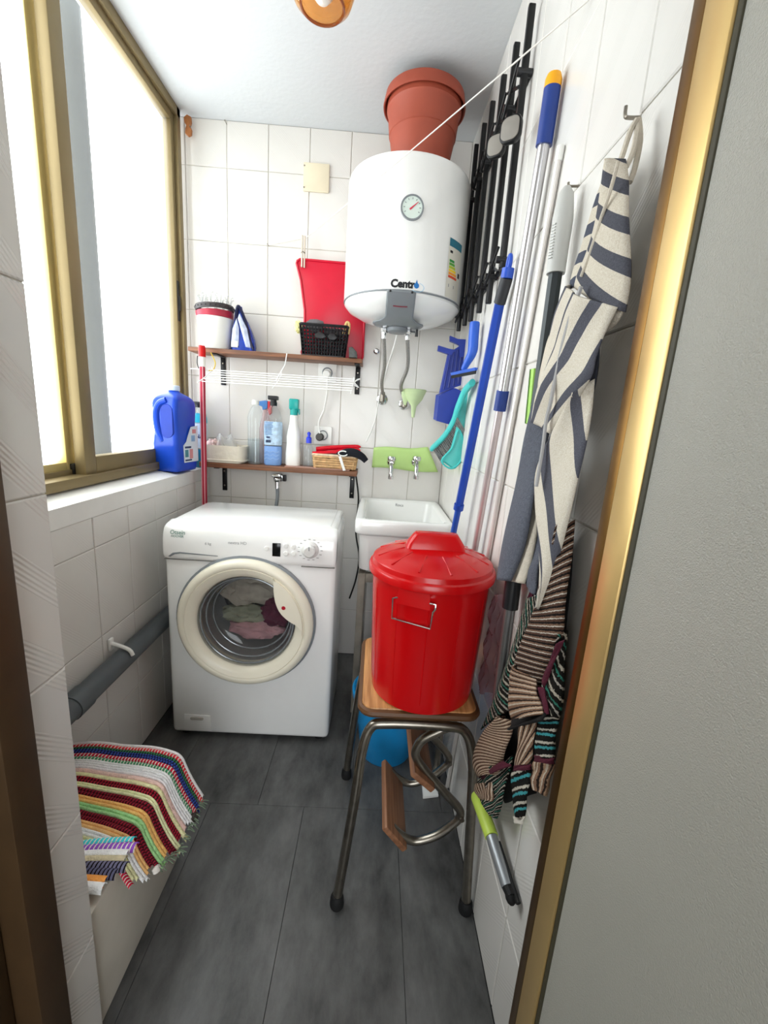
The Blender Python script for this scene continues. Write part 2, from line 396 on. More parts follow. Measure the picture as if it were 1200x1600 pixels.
lk = MB(); lk.box(XW-.004, XW+.001, wy1-.052, wy1-.034, 1.60, 1.76, .001); lk.box(XW-.002, XW+.006, wy1-.048, wy1-.038, 1.64, 1.70, .002); lk.build('latch', BLACKP, sa)
sash(XW-.08, XW-.047, wy0+.028, 1.345, .05, .055, .04, .03, M('backlit_gold_aluminium', '#e2cf8f', .35, .5, var=.03))  # outer sash: backlight painted in as a paler gold than the frame
MB().box(XW-.047, XW-.035, 1.30, 1.325, wz0+.028, wz0+.062, .002).build('brush_seal', BLACKP, win)
# outside: a drain pipe runs down the light well, close to the glass
pp = MB(); pp.tube(cat([(-1.075, 1.655, -3), (-1.075, 1.655, 1.4), (-1.075, 1.655, 7)], 3), .048, 20)
tag(pp.build('drain_pipe', M('grey_pvc', '#383c3a', .7)), 'grey vertical drain pipe outside behind the frosted window', 'pipe')

# ------------------------------------------------------------------ doorway
jb = MB(); jb.box(-.52, -.462, .475, .529, 0, 2.08, .003); jb.box(-.56, -.50, .405, .475, 0, 2.08, .004); jb.box(-.62, -.535, .0, .405, 0, 2.08, .004)
struct(jb.build('trim_3', BRONZE))
jr = MB(); jr.box(.285, XR+.01, .487, .508, 0, 2.08, .002)
struct(jr.build('trim_4', M('dark_gold_aluminium', '#6e4f24', .35, .9, var=.08)))
dr = bpy.data.objects.new('door_1', None); C.objects.link(dr); dr.location = (.30, .1, 0); dr['wloc'] = (.30, .1, 0); dr['kind'] = 'structure'
MB().box(.283, .318, .441, .485, .02, 2.07, .003).build('stile', GOLD, dr)
MB().box(.283, .318, -.27, -.226, .02, 2.07, .003).build('stile', GOLD, dr)
MB().box(.284, .317, -.226, .441, 1.98, 2.07, .003).build('rail', GOLD, dr)
MB().box(.284, .317, -.226, .441, .02, .11, .003).build('rail', GOLD, dr)
MB().box(.286, .314, .433, .4405, .11, 1.98, .001).build('gasket', M('olive_gasket', '#3b3726', .6), dr)
dg = M('frosted_door_glass', '#bcbab0', .22, var=.05, scale=2.2, bump=.5, bscale=700, trans=.25, ior=1.5)
MB().box(.288, .294, -.226, .4325, .11, 1.98).build('pane', dg, dr)

# ------------------------------------------------------------------ washing machine
wx0, wx1, wf, wk, wh = -.712, -.115, 1.405, 1.775, .85
cx, cz = -.424, .503
w = thing('washing_machine', 'white front-loading washing machine with cream porthole door', 'washing machine', ((wx0+wx1)/2, (wf+wk)/2, 0))
body = MB().box(wx0, wx1, wf, wk, .018, .828, .018, 3).build('body', ENAMEL, w)
cut = MB().cyl((cx, wf-.05, cz), (cx, wf+.30, cz), .20, seg=48).build('cut', ENAMEL)
bo = body.modifiers.new('hole', 'BOOLEAN'); bo.object = cut; bo.solver = 'EXACT'
bpy.context.view_layer.update()
me = bpy.data.meshes.new_from_object(body.evaluated_get(bpy.context.evaluated_depsgraph_get())); body.modifiers.clear(); body.data = me; me.name = 'body'
me.shade_smooth(); me.set_sharp_from_angle(angle=math.radians(35)); bpy.data.objects.remove(cut)
tp = MB().box(wx0+.006, wx1-.006, wf+.05, wk, .8285, wh, .012, 3); tp.build('top_panel', ENAMEL, w)
MB().box(wx0+.03, wx1-.03, wf+.075, wk-.01, wh-.004, wh+.0025, .002).build('top_inset', ENAMEL, w)
prof = [(wf+.002, .722), (wf-.006, .725), (wf-.011, .740), (wf-.010, .785), (wf-.002, .820), (wf+.014, .841), (wf+.055, .851), (wf+.055, .722)]
pr = cat([(0, a, b) for a, b in prof[1:7]], 4)
cp = MB()
ring = lambda x, k: [Vector((x, (wf+.03)+(p.y-(wf+.03))*k, .785+(p.z-.785)*k)) for p in [Vector((0, wf+.055, .722))]+pr+[Vector((0, wf+.055, .851))]]
xs = [(wx0, .86), (wx0+.002, .93), (wx0+.007, .98), (wx0+.016, 1), (wx1-.016, 1), (wx1-.007, .98), (wx1-.002, .93), (wx1, .86)]
cp.rings([ring(a, k) for a, k in xs]); panel = cp.build('control_panel', ENAMEL, w, ang=50)
def pany(z):
    for p, q in zip(pr, pr[1:]):
        if p.z <= z <= q.z: return p.y+(q.y-p.y)*(z-p.z)/max(q.z-p.z, 1e-9)
    return pr[0].y if z < pr[0].z else pr[-1].y
GAPM = M('panel_gap_grey', '#8f8d88', .6)
dwr = MB(); ZD = .752
dwr.prism([(wx0+.020, .733), (wx0+.036, .747), (wx0+.060, .751), (wx0+.19, .745), (wx0+.19, .7425), (wx0+.062, .7455), (wx0+.044, .742), (wx0+.028, .732)], 'y', wf-.0125, wf-.006, .0006)
dwr.build('drawer_handle', GREYP, panel)
MB().box(wx0+.003, wx0+.205, wf-.0075, wf+.004, .7200, .7220).build('panel_seam', GAPM, panel); MB().box(-.235, wx1-.003, wf-.0075, wf+.004, .7200, .7220).build('panel_seam', GAPM, panel)
PF = wf-.0105
dsp = MB(); dsp.box(-.335, -.307, PF-.002, PF+.012, .755, .802, .001); dsp.build('display', M('display_black', '#0b0c0d', .15), panel)
kn = MB(); kn.lathe([(.030, 0), (.030, -.006), (.027, -.010), (.023, -.012), (.021, -.026), (.017, -.030), (0.0001, -.0305)], (-.205, PF+.004, .785), 'y', 28); k_ = kn.build('program_knob', M('silver_white_plastic', '#d9d8d4', .3), panel)
MB().box(-.2065, -.2035, PF-.0275, PF-.0262, .790, .804).build('pointer', GREYP, k_)
tk = MB()
for a in range(0, 360, 24):
    p = Vector((-.205+.040*math.cos(math.radians(a)), PF, .785+.036*math.sin(math.radians(a))))
    tk.box(p.x-.004, p.x+.004, pany(p.z)-.0008, pany(p.z)+.01, p.z-.0012, p.z+.0012)
tk.build('dial_marks', M('print_grey', '#a6a5a2', .6), panel)
for (bx, bz) in ((-.355, .782), (-.288, .795), (-.288, .768), (-.262, .793), (-.262, .769)):
    MB().lathe([(.0085, 0), (.0085, -.003), (.007, -.0045), (.0001, -.0045)], (bx, pany(bz)+.0005, bz), 'y', 16).build('button', WHITEP, panel)
pg = M('print_green_grey', '#7f9a90', .6); pgr = M('print_soft_grey', '#8f9092', .6)
def onpanel(x, z, dz=0): return lambda a, b: Vector((x+a, pany(z+b)-.0012, z+b))
text('Otsein', .019, 'brand_print', pg, panel, onpanel(-.660, .812), .0004); text('HOOVER', .0105, 'brand_print', pg, panel, onpanel(-.660, .802), .0003)
text('nextra HD', .0145, 'model_print', pgr, panel, onpanel(-.455, .790)); text('6 kg', .013, 'load_print', pgr, panel, onpanel(-.555, .782))
# door
DY = wf-.002
MB().lathe([(.225, DY+.001), (.247, DY), (.248, DY-.012), (.240, DY-.016), (.229, DY-.01)], (cx, 0, cz), 'y', 64, cap0=False, cap1=False).build('door_seal', GREYP, w)
dm = MB(); dm.lathe([(.171, DY+.02), (.174, DY-.016), (.180, DY-.028), (.194, DY-.036), (.208, DY-.041), (.210, DY-.038), (.212, DY-.041), (.228, DY-.040), (.238, DY-.030), (.241, DY-.012), (.236, DY-.002)], (cx, 0, cz), 'y', 72, cap0=False, cap1=False)
door = dm.build('door', CREAM, w, ang=60)
gls = MB(); gls.lathe([(.172, DY-.018), (.163, DY+.0), (.150, DY+.03), (.138, DY+.065), (.120, DY+.075), (.0001, DY+.078)], (cx, 0, cz), 'y', 64, cap0=False)
gls.build('door_glass', clear('porthole_glass', '#a9adb0', .03, .06), door)
rg = MB()
for r_, y_ in ((.166, DY-.006), (.155, DY+.02), (.143, DY+.055)): rg.tube([(cx+r_*math.cos(a*PI/32), y_, cz+r_*math.sin(a*PI/32)) for a in range(64)], .0035, 8, closed=True)
rg.build('glass_rim', M('glass_grey', '#8c9194', .15, .3), door)
hd = MB(); n_h = 18
arc = [(cx+.206*math.cos(a), cz+.206*math.sin(a)) for a in np.linspace(math.radians(61), math.radians(-8), n_h+1)]
lft = [Vector((p.x, 0, p.z)) for p in [U(a, b_, 'y', DY-.047) for a, b_ in ((427, 904), (427, 925), (430, 944), (438, 960), (452, 972), (468, 979))]]
lft = [(p.x, p.z) for p in (cat(lft, 12)[int(round(k*60/n_h))] for k in range(n_h+1))]
rs = []
for (lx_, lz_), (ax_, az_) in zip(lft, arc):
    L0, A0 = Vector((lx_, 0, lz_)), Vector((ax_, 0, az_)); d_ = A0-L0
    rs.append([L0+Vector((0, DY-.020, 0)), L0+Vector((0, DY-.043, 0)), L0+d_*.04+Vector((0, DY-.047, 0)), L0+d_*.5+Vector((0, DY-.0485, 0)), L0+d_*.96+Vector((0, DY-.047, 0)), A0+Vector((0, DY-.043, 0)), A0+Vector((0, DY-.020, 0))])
hd.rings(rs)
hb = hd.build('door_handle', CREAM, door)
MB().lathe([(.007, 0), (.007, -.002), (.0001, -.002)], (U(443, 950, 'y', DY-.047).x, DY-.0468, U(443, 950, 'y', DY-.047).z), 'y', 16).build('emblem', M('emblem_red', '#b3122a', .3), hb)
dru = MB(); dru.lathe([(.198, wf+.004), (.20, wf+.02), (.205, wf+.08), (.215, wf+.09), (.215, wf+.30), (.0001, wf+.30)], (cx, 0, cz), 'y', 48, cap0=False)
dru.build('drum', M('drum_steel', '#6c6e70', .35, .8, var=.1), w)
ff = MB(); ff.prism([(-.668, .035), (-.560, .032), (-.566, .10), (-.662, .102)], 'y', wf-.003, wf+.004, .001); flp = ff.build('filter_flap', ENAMEL, w)
MB().prism(rrect(.05, .012, .006, 4, -.615, .087), 'y', wf-.006, wf-.002, .001).build('flap_slot', M('slot_grey', '#b9b4ac', .5), flp)
for x in (wx0+.04, wx1-.04):
    for y in (wf+.04, wk-.04): MB().cyl((x, y, 0), (x, y, .03), .018).build('foot', RUBBER, w)
# laundry inside, pressed against the glass
def laundry(name, label, c, rad, mat, seed, amp=.3):
    tag(MB().blob(c, rad, 4, amp, seed, 2.2).build(name, mat), label, 'laundry', 'laundry in the drum')
yl = wf+.105
fabc = lambda n, h: M(n, h, .95, var=.18, scale=25, bump=1, bscale=45)
laundry('bed_sheet', 'pale beige crumpled cloth at the top of the washing machine drum', (cx-.03, yl+.03, cz+.06), (.115, .04, .060), fabc('beige_cloth', '#cfc4b4'), 1)
laundry('towel', 'grey-green crumpled cloth in the middle of the drum', (cx-.045, yl+.02, cz-.035), (.085, .042, .035), fabc('sage_cloth', '#a7a992'), 2)
laundry('shirt', 'burgundy crumpled cloth at the right of the drum', (cx+.075, yl+.015, cz-.02), (.055, .04, .055), fabc('burgundy_cloth', '#6d2a44'), 3)
laundry('pillowcase', 'pink crumpled cloth at the bottom of the drum', (cx+.0, yl+.015, cz-.095), (.095, .036, .036), fabc('pink_cloth', '#dba9ae'), 4)

# ------------------------------------------------------------------ water heater and flower pot
hx, hy, hr, hz0, hz1 = .066, 1.777, .225, 1.675, 2.075
h = thing('water_heater', 'white cylindrical electric water heater hung on the back wall', 'water heater', (hx, hy, hz0))
MB().lathe([(hr-.004, hz0), (hr, hz0+.004), (hr, hz1), (hr-.006, hz1+.012), (hr-.03, hz1+.024), (hr-.10, hz1+.030), (.0001, hz1+.031)], (hx, hy, 0), 'z', 72, cap0=False).build('tank', ENAMEL, h)
MB().lathe([(hr-.004, hz0-.001), (hr-.003, hz0-.010), (hr-.02, hz0-.028), (hr-.07, hz0-.052), (.10, hz0-.066), (.0001, hz0-.068)], (hx, hy, 0), 'z', 72, cap0=False).build('bottom_cap', ENAMEL, h)
MB().lathe([(hr-.0055, hz0-.003), (hr+.0005, hz0-.0025), (hr+.0005, hz0+.0015), (hr-.0055, hz0+.002)], (hx, hy, 0), 'z', 72, cap0=False, cap1=False).build('seam', GREYP, h)
def onheater(ang0, z, off=.0012, r=hr): return lambda a, b: Vector((hx+(r+off)*math.sin(ang0+a/r), hy-(r+off)*math.cos(ang0+a/r), z+b))
# dial: pick the point of the tank hit by the photo ray
def heater_ang(px, py):
    d = RM @ np.array([(px-CXP)/F, -(py-CYP)/F, -1.0]); A = d[0]**2+d[1]**2; B = -2*(d[0]*hx+d[1]*hy); Q = hx*hx+hy*hy-hr*hr
    t = (-B-math.sqrt(max(B*B-4*A*Q, 0)))/(2*A); p = d*t; return math.atan2(p[0]-hx, hy-p[1]), HC+p[2]
a_, z_ = heater_ang(644, 325)
dc = Vector((hx+hr*math.sin(a_), hy-hr*math.cos(a_), z_)); dn = Vector((math.sin(a_), -math.cos(a_), 0)); dt = Vector((math.cos(a_), math.sin(a_), 0))
def disc(rad, o0, o1, seg=32, rim=None):
    b = MB(); rs = []
    for (rr, oo) in ((rad, o0), (rad, o1), (.0001, o1)) if rim is None else ((rad, o0), (rad, o1), (rim, o1), (rim, o1-.002)):
        rs.append([dc+dn*oo+(dt*math.cos(2*PI*k/seg)+Vector((0, 0, 1))*math.sin(2*PI*k/seg))*rr for k in range(seg)])
    return b.rings(rs, cap0=False, cap1=False)
dial = disc(.038, -.004, .006, rim=.033).build('dial', GREYP, h)
disc(.034, -.004, .0042).build('dial_face', M('dial_face', '#d7e4dc', .4, var=.03), dial)
nd = MB(); nv = (dt*.75+Vector((0, 0, 1))*.66).normalized(); nq = (dt*-.66+Vector((0, 0, 1))*.75)
p0, p1 = dc+dn*.0052-nv*.010, dc+dn*.0052+nv*.025
nd.rings([[p0+nq*.0026, p0-nq*.0026, p0-nq*.0026+dn*.001, p0+nq*.0026+dn*.001], [p1+nq*.0008, p1-nq*.0008, p1-nq*.0008+dn*.001, p1+nq*.0008+dn*.001]]); nd.build('needle', M('needle_red', '#d2304a', .4), dial)
mk = MB()
for a in (-30, 0, 30, 60, 90, 120, 150, 180, 210):
    c_ = math.cos(math.radians(a)); s_ = math.sin(math.radians(a)); q0 = dc+dn*.0045+(dt*c_+Vector((0, 0, 1))*s_)*.026
    e_ = (dt*c_+Vector((0, 0, 1))*s_)*.0025; f_ = (dt*-s_+Vector((0, 0, 1))*c_)*.001
    mk.rings([[q0-e_-f_, q0-e_+f_, q0+e_+f_, q0+e_-f_], [x+dn*.0006 for x in (q0-e_-f_, q0-e_+f_, q0+e_+f_, q0+e_-f_)]])
mk.build('dial_marks', GREYP, dial)
a_, z_ = heater_ang(629, 449)
text('Centr', .034, 'brand_print', M('print_black', '#15161a', .5), h, onheater(a_, z_), .0017)
dl = MB(); g_ = onheater(a_, z_, .0015)
dr_ = [(.047+.009*math.cos(t)*(1 if True else 0), .009+.009*math.sin(t)+(.010 if abs(t-PI/2) < .2 else 0)) for t in [2*PI*k/16 for k in range(16)]]
dl.bm.faces.new([dl.bm.verts.new(g_(x, y)) for x, y in dr_]); dl.build('drop_print', M('print_blue', '#1c6fb8', .5), h, recalc=False)
ar = MB(); oa = onheater(a_, z_, .0011); N_ = 18
ar.rings([[oa(.050+r_*1.35*math.cos(t), .004+r_*.8*math.sin(t)) for t in np.linspace(-2.4, 1.3, N_)] for r_ in (.017, .0185)], closed=False); ar.build('swoosh_print', M('print_pale_blue', '#9cc8e6', .5), h, recalc=False)
# energy sticker on the right flank
es = thing  # (sticker is a part of the heater)
a_, z_ = heater_ang(710, 420)
stk = MB(); sg = onheater(a_, z_, .0008)
def patch(b, g, x0, x1, y0, y1, n=6): b.grid(lambda u, v: g(x0+(x1-x0)*u, y0+(y1-y0)*v), n, 1); return b
st_o = patch(stk, sg, -.042, .042, -.100, .088).build('energy_label', M('sticker_paper', '#dcd8cc', .5, var=.02), h, recalc=False)
sg2 = onheater(a_, z_, .0014)
for (x0, x1, y0, y1, nm, c_) in ((-.040, .040, .062, .087, 'print_petrol', '#1d6f86'), (-.034, -.006, .014, .022, 'label_green', '#2d8f3f'), (-.034, -.002, .004, .012, 'label_green2', '#58a83c'), (-.034, .003, -.006, .002, 'label_lime', '#b7c832'), (-.034, .008, -.016, -.008, 'label_yellow', '#f2d024'), (-.034, .013, -.026, -.018, 'label_orange', '#ee9a2a'), (-.034, .018, -.036, -.028, 'label_red', '#d94a26'), (.024, .040, -.024, -.008, 'print_black', '#15161a'), (-.034, -.02, .042, .05, 'print_black', '#15161a'), (-.03, -.026, -.066, -.056, 'print_soft_grey', '#8f9092'), (.0, .004, -.066, -.056, 'print_soft_grey', '#8f9092')):
    patch(MB(), sg2, x0, x1, y0, y1, 3).build('label_print', M(nm, c_, .5), st_o, recalc=False)
# grey terminal cover wrapped under the front of the cap
def capz(r):
    pts = [(0, hz0-.068), (.10, hz0-.066), (hr-.07, hz0-.052), (hr-.02, hz0-.028), (hr-.003, hz0-.010), (hr+.002, hz0+.002)]
    for (a, za), (b, zb) in zip(pts, pts[1:]):
        if a <= r <= b: return za+(zb-za)*(r-a)/(b-a)
    return pts[-1][1]
cvx = hx-.012
def cov(u, v):
    wd = .050 if v < .30 else .050+.045*min(1, (v-.30)/.25)**1.6 if v < .62 else .095-.03*(v-.62)/.38
    x = (u-.5)*2*wd; yy = -(hr+.006)+v*(hr*1.12)
    r = math.hypot(x, yy); yc = yy
    if r > hr+.006: yc = -math.sqrt(max((hr+.006)**2-x*x, 0))
    if v < .10: return Vector((cvx+x, hy-math.sqrt((hr+.006)**2-(x)**2), hz0-.004-.004*v/.10))
    z = capz(min(math.hypot(x, yc), hr+.002))-.008-.012*math.sin(PI*min(1, v))
    return Vector((cvx+x, hy+yc, z))
cv = MB().grid(cov, 16, 24).build('terminal_cover', GREYP, h, recalc=False, solid=.003, off=0)
MB().tube([cov(.25+.5*t, .13)+Vector((0, -.001, -.002)) for t in np.linspace(0, 1, 8)], .0022, 6).build('cover_slot', M('slot_maroon', '#7b2a3a', .4), cv)
for u in (.12, .86): MB().blob(cov(u, .07)+Vector((0, -.003, 0)), (.004, .003, .004), 2, 0).build('screw', BLACKP, cv)
MB().lathe([(.040, hz0-.088), (.040, hz0-.10), (.034, hz0-.104), (.0001, hz0-.104)], (cvx, hy-.05, 0), 'z', 24).build('thermostat_ring', GREYP, cv)
# flower pot on top of the heater
pz = hz1+.0315; fx, fy = .098, 1.777
fp = thing('flower_pot', 'large terracotta plastic flower pot standing on the water heater', 'flower pot', (fx, fy, pz))
TERRA = M('terracotta_plastic', '#a04a36', .55, var=.08, scale=10)
MB().lathe([(.0001, pz), (.090, pz), (.095, pz+.004), (.118, pz+.135), (.121, pz+.137), (.1215, pz+.142), (.128, pz+.205), (.133, pz+.212), (.132, pz+.252), (.122, pz+.252), (.112, pz+.135), (.088, pz+.008), (.0001, pz+.008)], (fx, fy, 0), 'z', 56).build('pot', TERRA, fp)
MB().lathe([(.131, pz+.252), (.142, pz+.222), (.146, pz+.221), (.147, pz+.226), (.140, pz+.259), (.134, pz+.261), (.129, pz+.258)], (fx, fy, 0), 'z', 56, cap0=False, cap1=False).build('rim', TERRA, fp)

# hoses, valves and cable of the heater
def hose(name, label, pts, r, mat, catg='hose', n=10, group=None): return tag(MB().tube(cat(pts, n), r, 10).build(name, mat), label, catg, group)
wA, wB = U(597, 628, 'y', 2.045), U(631, 636, 'y', 2.045)
tA, tB = U(601, 508, 'y', 1.74), U(638, 510, 'y', 1.74)
for nm, lb, t_, b_, bow in (('water_hose', 'left braided steel hose dropping from the water heater', tA, wA, -.004), ('water_hose', 'right braided steel hose with a lever valve below the heater', tB, wB, -.02)):
    q = thing(nm, lb, 'hose', tuple(b_))
    m1 = t_+Vector((0, 0, -.045)); end = b_+Vector((0, -.05, .012))
    MB().tube(cat([m1, m1.lerp(end, .35)+Vector((.006, 0, -.01)), m1.lerp(end, .7)+Vector((bow, -.01, 0)), end+Vector((0, -.002, .02)), end], 8), .0075, 10).build('hose', BRAID, q)
    f = MB(); f.cyl(t_+Vector((0, 0, .025)), t_+Vector((0, 0, -.05)), .0105, .0095, 6); f.lathe([(.0135, -.01), (.0135, -.028)], t_, 'z', 6); f.build('top_fitting', CHROME, q)
    f = MB(); f.cyl(end+Vector((0, 0, .03)), end+Vector((0, .0, -.012)), .0105, .012, 12); f.cyl(end, b_, .010, .010, 12); f.build('elbow', STEEL, q)
    MB().lathe([(.026, 0), (.025, -.004), (.013, -.011), (.0001, -.011)], b_+Vector((0, .004, .012)), 'y', 24).build('wall_flange', CHROME, q)
    if bow < -.01:
        v = MB(); v.cyl(t_+Vector((0, 0, -.02)), t_+Vector((.028, 0, -.02)), .006, .005, 10); vv = v.build('valve', CHROME, q)
        l = MB(); l.prism([(t_.x+.028, t_.z-.035), (t_.x+.040, t_.z-.035), (t_.x+.037, t_.z+.008), (t_.x+.033, t_.z+.01)], 'y', t_.y-.005, t_.y+.005, .001); l.build('lever', BLACKP, vv)
hose('heater_cable', 'white power cable hanging from the heater to the lower shelf', [U(624, 505, 'y', 1.76), U(616, 540, 'y', 1.85), U(605, 575, 'y', 1.98), U(593, 620, 'y', 2.03), U(585, 660, 'y', 2.035), U(572, 690, 'y', 2.03)], .0035, WHITEP, 'cable')
bc = U(588, 549, 'y', 2.046)
bl = MB(); bl.lathe([(.013, 0), (.013, -.003), (.007, -.006), (.007, -.014), (.0001, -.014)], bc, 'y', 16); tag(bl.build('wall_hook_plate', CHROME), 'small round chrome wall fixing beside the left hose', 'fixing')

# ------------------------------------------------------------------ shelves
for (nm, lb, z0, z1, xa, xb) in (('wall_shelf', 'upper brown wooden wall shelf below the red board', 1.475, 1.4925, -.83, -.083), ('wall_shelf', 'lower brown wooden wall shelf above the washing machine', .979, 1.002, -.795, -.08)):
    s = thing(nm, lb, 'shelf', ((xa+xb)/2, YB, z0), 'wooden wall shelves')
    MB().box(xa, xb, 1.918, YB-.001, z0, z1, .0015).build('board', SHELFW, s)
    for x in (-.725, -.105):
        b = MB(); b.box(x-.011, x+.011, YB-.008, YB-.001, z0-.125, z0, .001); b.box(x-.011, x+.011, 1.935, YB-.002, z0-.006, z0-.0002, .001)
        b.build('bracket', BLACKM, s)
        for dz in (-.03, -.10):
            MB().lathe([(.004, 0), (.003, -.003), (.0001, -.003)], (x, YB-.009, z0+dz), 'y', 10).build('screw', STEEL, s)
US, LS = 1.4927, 1.0022     # shelf tops

# ---- things on the upper shelf
pb = thing('storage_pot', 'white plastic pot with a red band on the upper shelf', 'pot', (-.728, 1.965, US))
MB().lathe([(.0001, US), (.058, US), (.063, US+.006), (.074, US+.118), (.076, US+.126), (.072, US+.126), (.060, US+.01), (.0001, US+.008)], (-.728, 1.965, 0), 'z', 40).build('pot', WHITEP, pb)
tl = Matrix.Rotation(math.radians(-4), 4, 'Y')
def tilt(b, c):
    for v in b.bm.verts: v.co = Vector(c)+(tl @ (v.co-Vector(c)))
    return b
rb_ = MB().lathe([(.071, US+.124), (.075, US+.126), (.077, US+.150), (.074, US+.152), (.070, US+.150)], (-.728, 1.965, 0), 'z', 40, cap0=False, cap1=False); tilt(rb_, (-.728, 1.965, US+.12)).build('band', M('raspberry_plastic', '#a8243c', .4), pb)
hg = thing('peg_ring', 'dark perforated ring hanger with clear pegs lying on the white pot', 'peg ring', (-.728, 1.965, US+.155))
b = MB().lathe([(.066, US+.158), (.078, US+.156), (.081, US+.166), (.078, US+.176), (.066, US+.174)], (-.728, 1.965, 0), 'z', 40, cap0=False, cap1=False); tilt(b, (-.728, 1.965, US+.15)).build('ring', M('charcoal_plastic', '#3a3536', .5), hg)
hl = MB()
for k in range(26):
    a = 2*PI*k/26; hl.blob((-.728+.081*math.cos(a), 1.965+.081*math.sin(a), US+.166+.005*math.cos(a)), (.003, .003, .003), 1, 0)
hl.build('ring_holes', BLACKP, hg)
CLP = clear('clear_plastic', '#e6e8e8', .08, .22)
for k in range(11):
    a = 2*PI*k/11+.2; x, y = -.728+.060*math.cos(a), 1.965+.060*math.sin(a); b = MB(); ln = .036+.006*random.random()
    dx, dy = random.uniform(-.015, .015), random.uniform(-.01, .01)
    b.tube([(x, y, US+.172), (x+dx, y+dy, US+.172+ln), (x+dx+.008, y+dy, US+.176+ln)], .0035, 6); b.tube([(x+.006, y, US+.172), (x-dx, y+dy, US+.17+ln)], .003, 6)
    b.build('clear_peg', CLP, hg)
bgc = (-.606, 1.965)
bgt = thing('powder_bag', 'dark blue and silver detergent powder bag with twisted top on the upper shelf', 'bag', (bgc[0], bgc[1], US))
BAGB = M('blue_foil', '#1d3fa6', .25, .2, var=.25, scale=30, bump=.6, bscale=40); BAGS = M('silver_lilac_foil', '#b4bcd4', .3, .3, var=.2, scale=40, bump=.6, bscale=50); BAGK = M('navy_foil', '#161a3c', .3, .2, bump=.5, bscale=50)
def bagr(k, dx=0): return (lambda zz, wx, wy, ox: [Vector((bgc[0]+ox+x, bgc[1]+y, US+zz)) for x, y in rrect(wx, wy, min(wx, wy)*.3, 3)])
q = bagr(0); b = MB(); b.rings([q(.001, .100, .055, 0), q(.02, .104, .06, 0), q(.055, .096, .058, -.002), q(.09, .078, .05, -.006), q(.12, .058, .038, -.010), q(.145, .042, .026, -.016), q(.168, .030, .018, -.020), q(.182, .022, .012, -.018)]); b.build('bag', BAGB, bgt, ang=60)
b = MB(); b.prism([(bgc[0]-.045, US+.02), (bgc[0]-.012, US+.018), (bgc[0]-.010, US+.09), (bgc[0]-.020, US+.13), (bgc[0]-.038, US+.085)], 'y', bgc[1]-.034, bgc[1]-.026, .002); b.build('front_label', BAGS, bgt)
b = MB(); b.prism([(bgc[0]-.044, US+.012), (bgc[0]-.015, US+.012), (bgc[0]-.015, US+.036), (bgc[0]-.042, US+.038)], 'y', bgc[1]-.036, bgc[1]-.03, .001); b.build('front_label', M('label_cream', '#ece9d8', .5), bgt)
b = MB(); b.prism([(bgc[0]+.018, US+.016), (bgc[0]+.040, US+.014), (bgc[0]+.024, US+.09), (bgc[0]-.008, US+.15), (bgc[0]-.016, US+.13)], 'y', bgc[1]-.033, bgc[1]-.024, .002); b.build('side_label', BAGS, bgt)
b = MB(); b.tube(cat([(bgc[0]-.026, bgc[1]-.02, US+.12), (bgc[0]-.022, bgc[1]-.016, US+.176), (bgc[0]-.008, bgc[1]-.018, US+.17), (bgc[0]+.018, bgc[1]-.022, US+.11), (bgc[0]+.036, bgc[1]-.025, US+.04), (bgc[0]+.046, bgc[1]-.02, US+.008)], 6), .0065, 8); b.build('edge_fold', BAGK, bgt)
# black basket
bx0, bx1, by0, by1, bzt = -.348, -.158, 1.92, 1.986, US+.125
bk = thing('black_basket', 'black perforated plastic basket holding cloths on the upper shelf', 'basket', ((bx0+bx1)/2, (by0+by1)/2, US))
fl_ = lambda t: .012*t
lat = MB(); nC, nR = 15, 8
def bp(side, s, t):   # flared basket walls
    e = fl_(t); x0, x1, y0, y1 = bx0-e+.006, bx1+e-.006, by0-e+.006, by1+e-.006; z = US+.003+t*.118
    return {'f': Vector((x0+(x1-x0)*s, y0, z)), 'b': Vector((x0+(x1-x0)*s, y1, z)), 'l': Vector((x0, y0+(y1-y0)*s, z)), 'r': Vector((x1, y0+(y1-y0)*s, z))}[side]
for sd, n in (('f', nC), ('b', nC), ('l', 7), ('r', 7)):
    for i in range(n+1): lat.tube([bp(sd, i/n, 0), bp(sd, i/n, 1)], .0028, 4)
    for j in range(nR+1): lat.tube([bp(sd, 0, j/nR), bp(sd, 1, j/nR)], .0028 if j < nR else .004, 4)
lat.build('lattice', BLACKP, bk)
MB().prism(rrect(bx1-bx0, by1-by0, .01, 3, (bx0+bx1)/2, (by0+by1)/2), 'z', US+.0005, US+.004).build('base', BLACKP, bk)
rm = MB(); rm.tube([Vector((x, y, bzt)) for x, y in rrect(bx1-bx0+.016, by1-by0+.016, .015, 3, (bx0+bx1)/2, (by0+by1)/2)], .0045, 6, closed=True); rm.build('rim', BLACKP, bk)
le = MB(); le.prism([((bx0+bx1)/2-.038+x, US+.082+z) for x, z in [(0, 0), (.02, .014), (.04, .008), (.052, -.006), (.03, -.014), (.01, -.012)]], 'y', by0-.013, by0-.004, .002)
le.prism([((bx0+bx1)/2+.018+x, US+.080+z) for x, z in [(0, 0), (.012, .012), (.03, .010), (.042, -.004), (.03, -.014), (.01, -.014)]], 'y', by0-.013, by0-.004, .002); le.build('leaf_emblem', BLACKP, bk)
tag(MB().blob((-.30, 1.965, US+.130), (.040, .022, .024), 3, .22, 5).build('grey_rag', fabc('grey_felt', '#6a686a')), 'grey felt cloth heaped in the black basket', 'cloth')
tag(MB().blob((-.366, 1.945, US+.116), (.015, .016, .024), 3, .35, 8).build('yellow_cloth', fabc('yellow_cloth', '#e4dd9a')), 'pale yellow cloth hanging out of the black basket at the left', 'cloth')
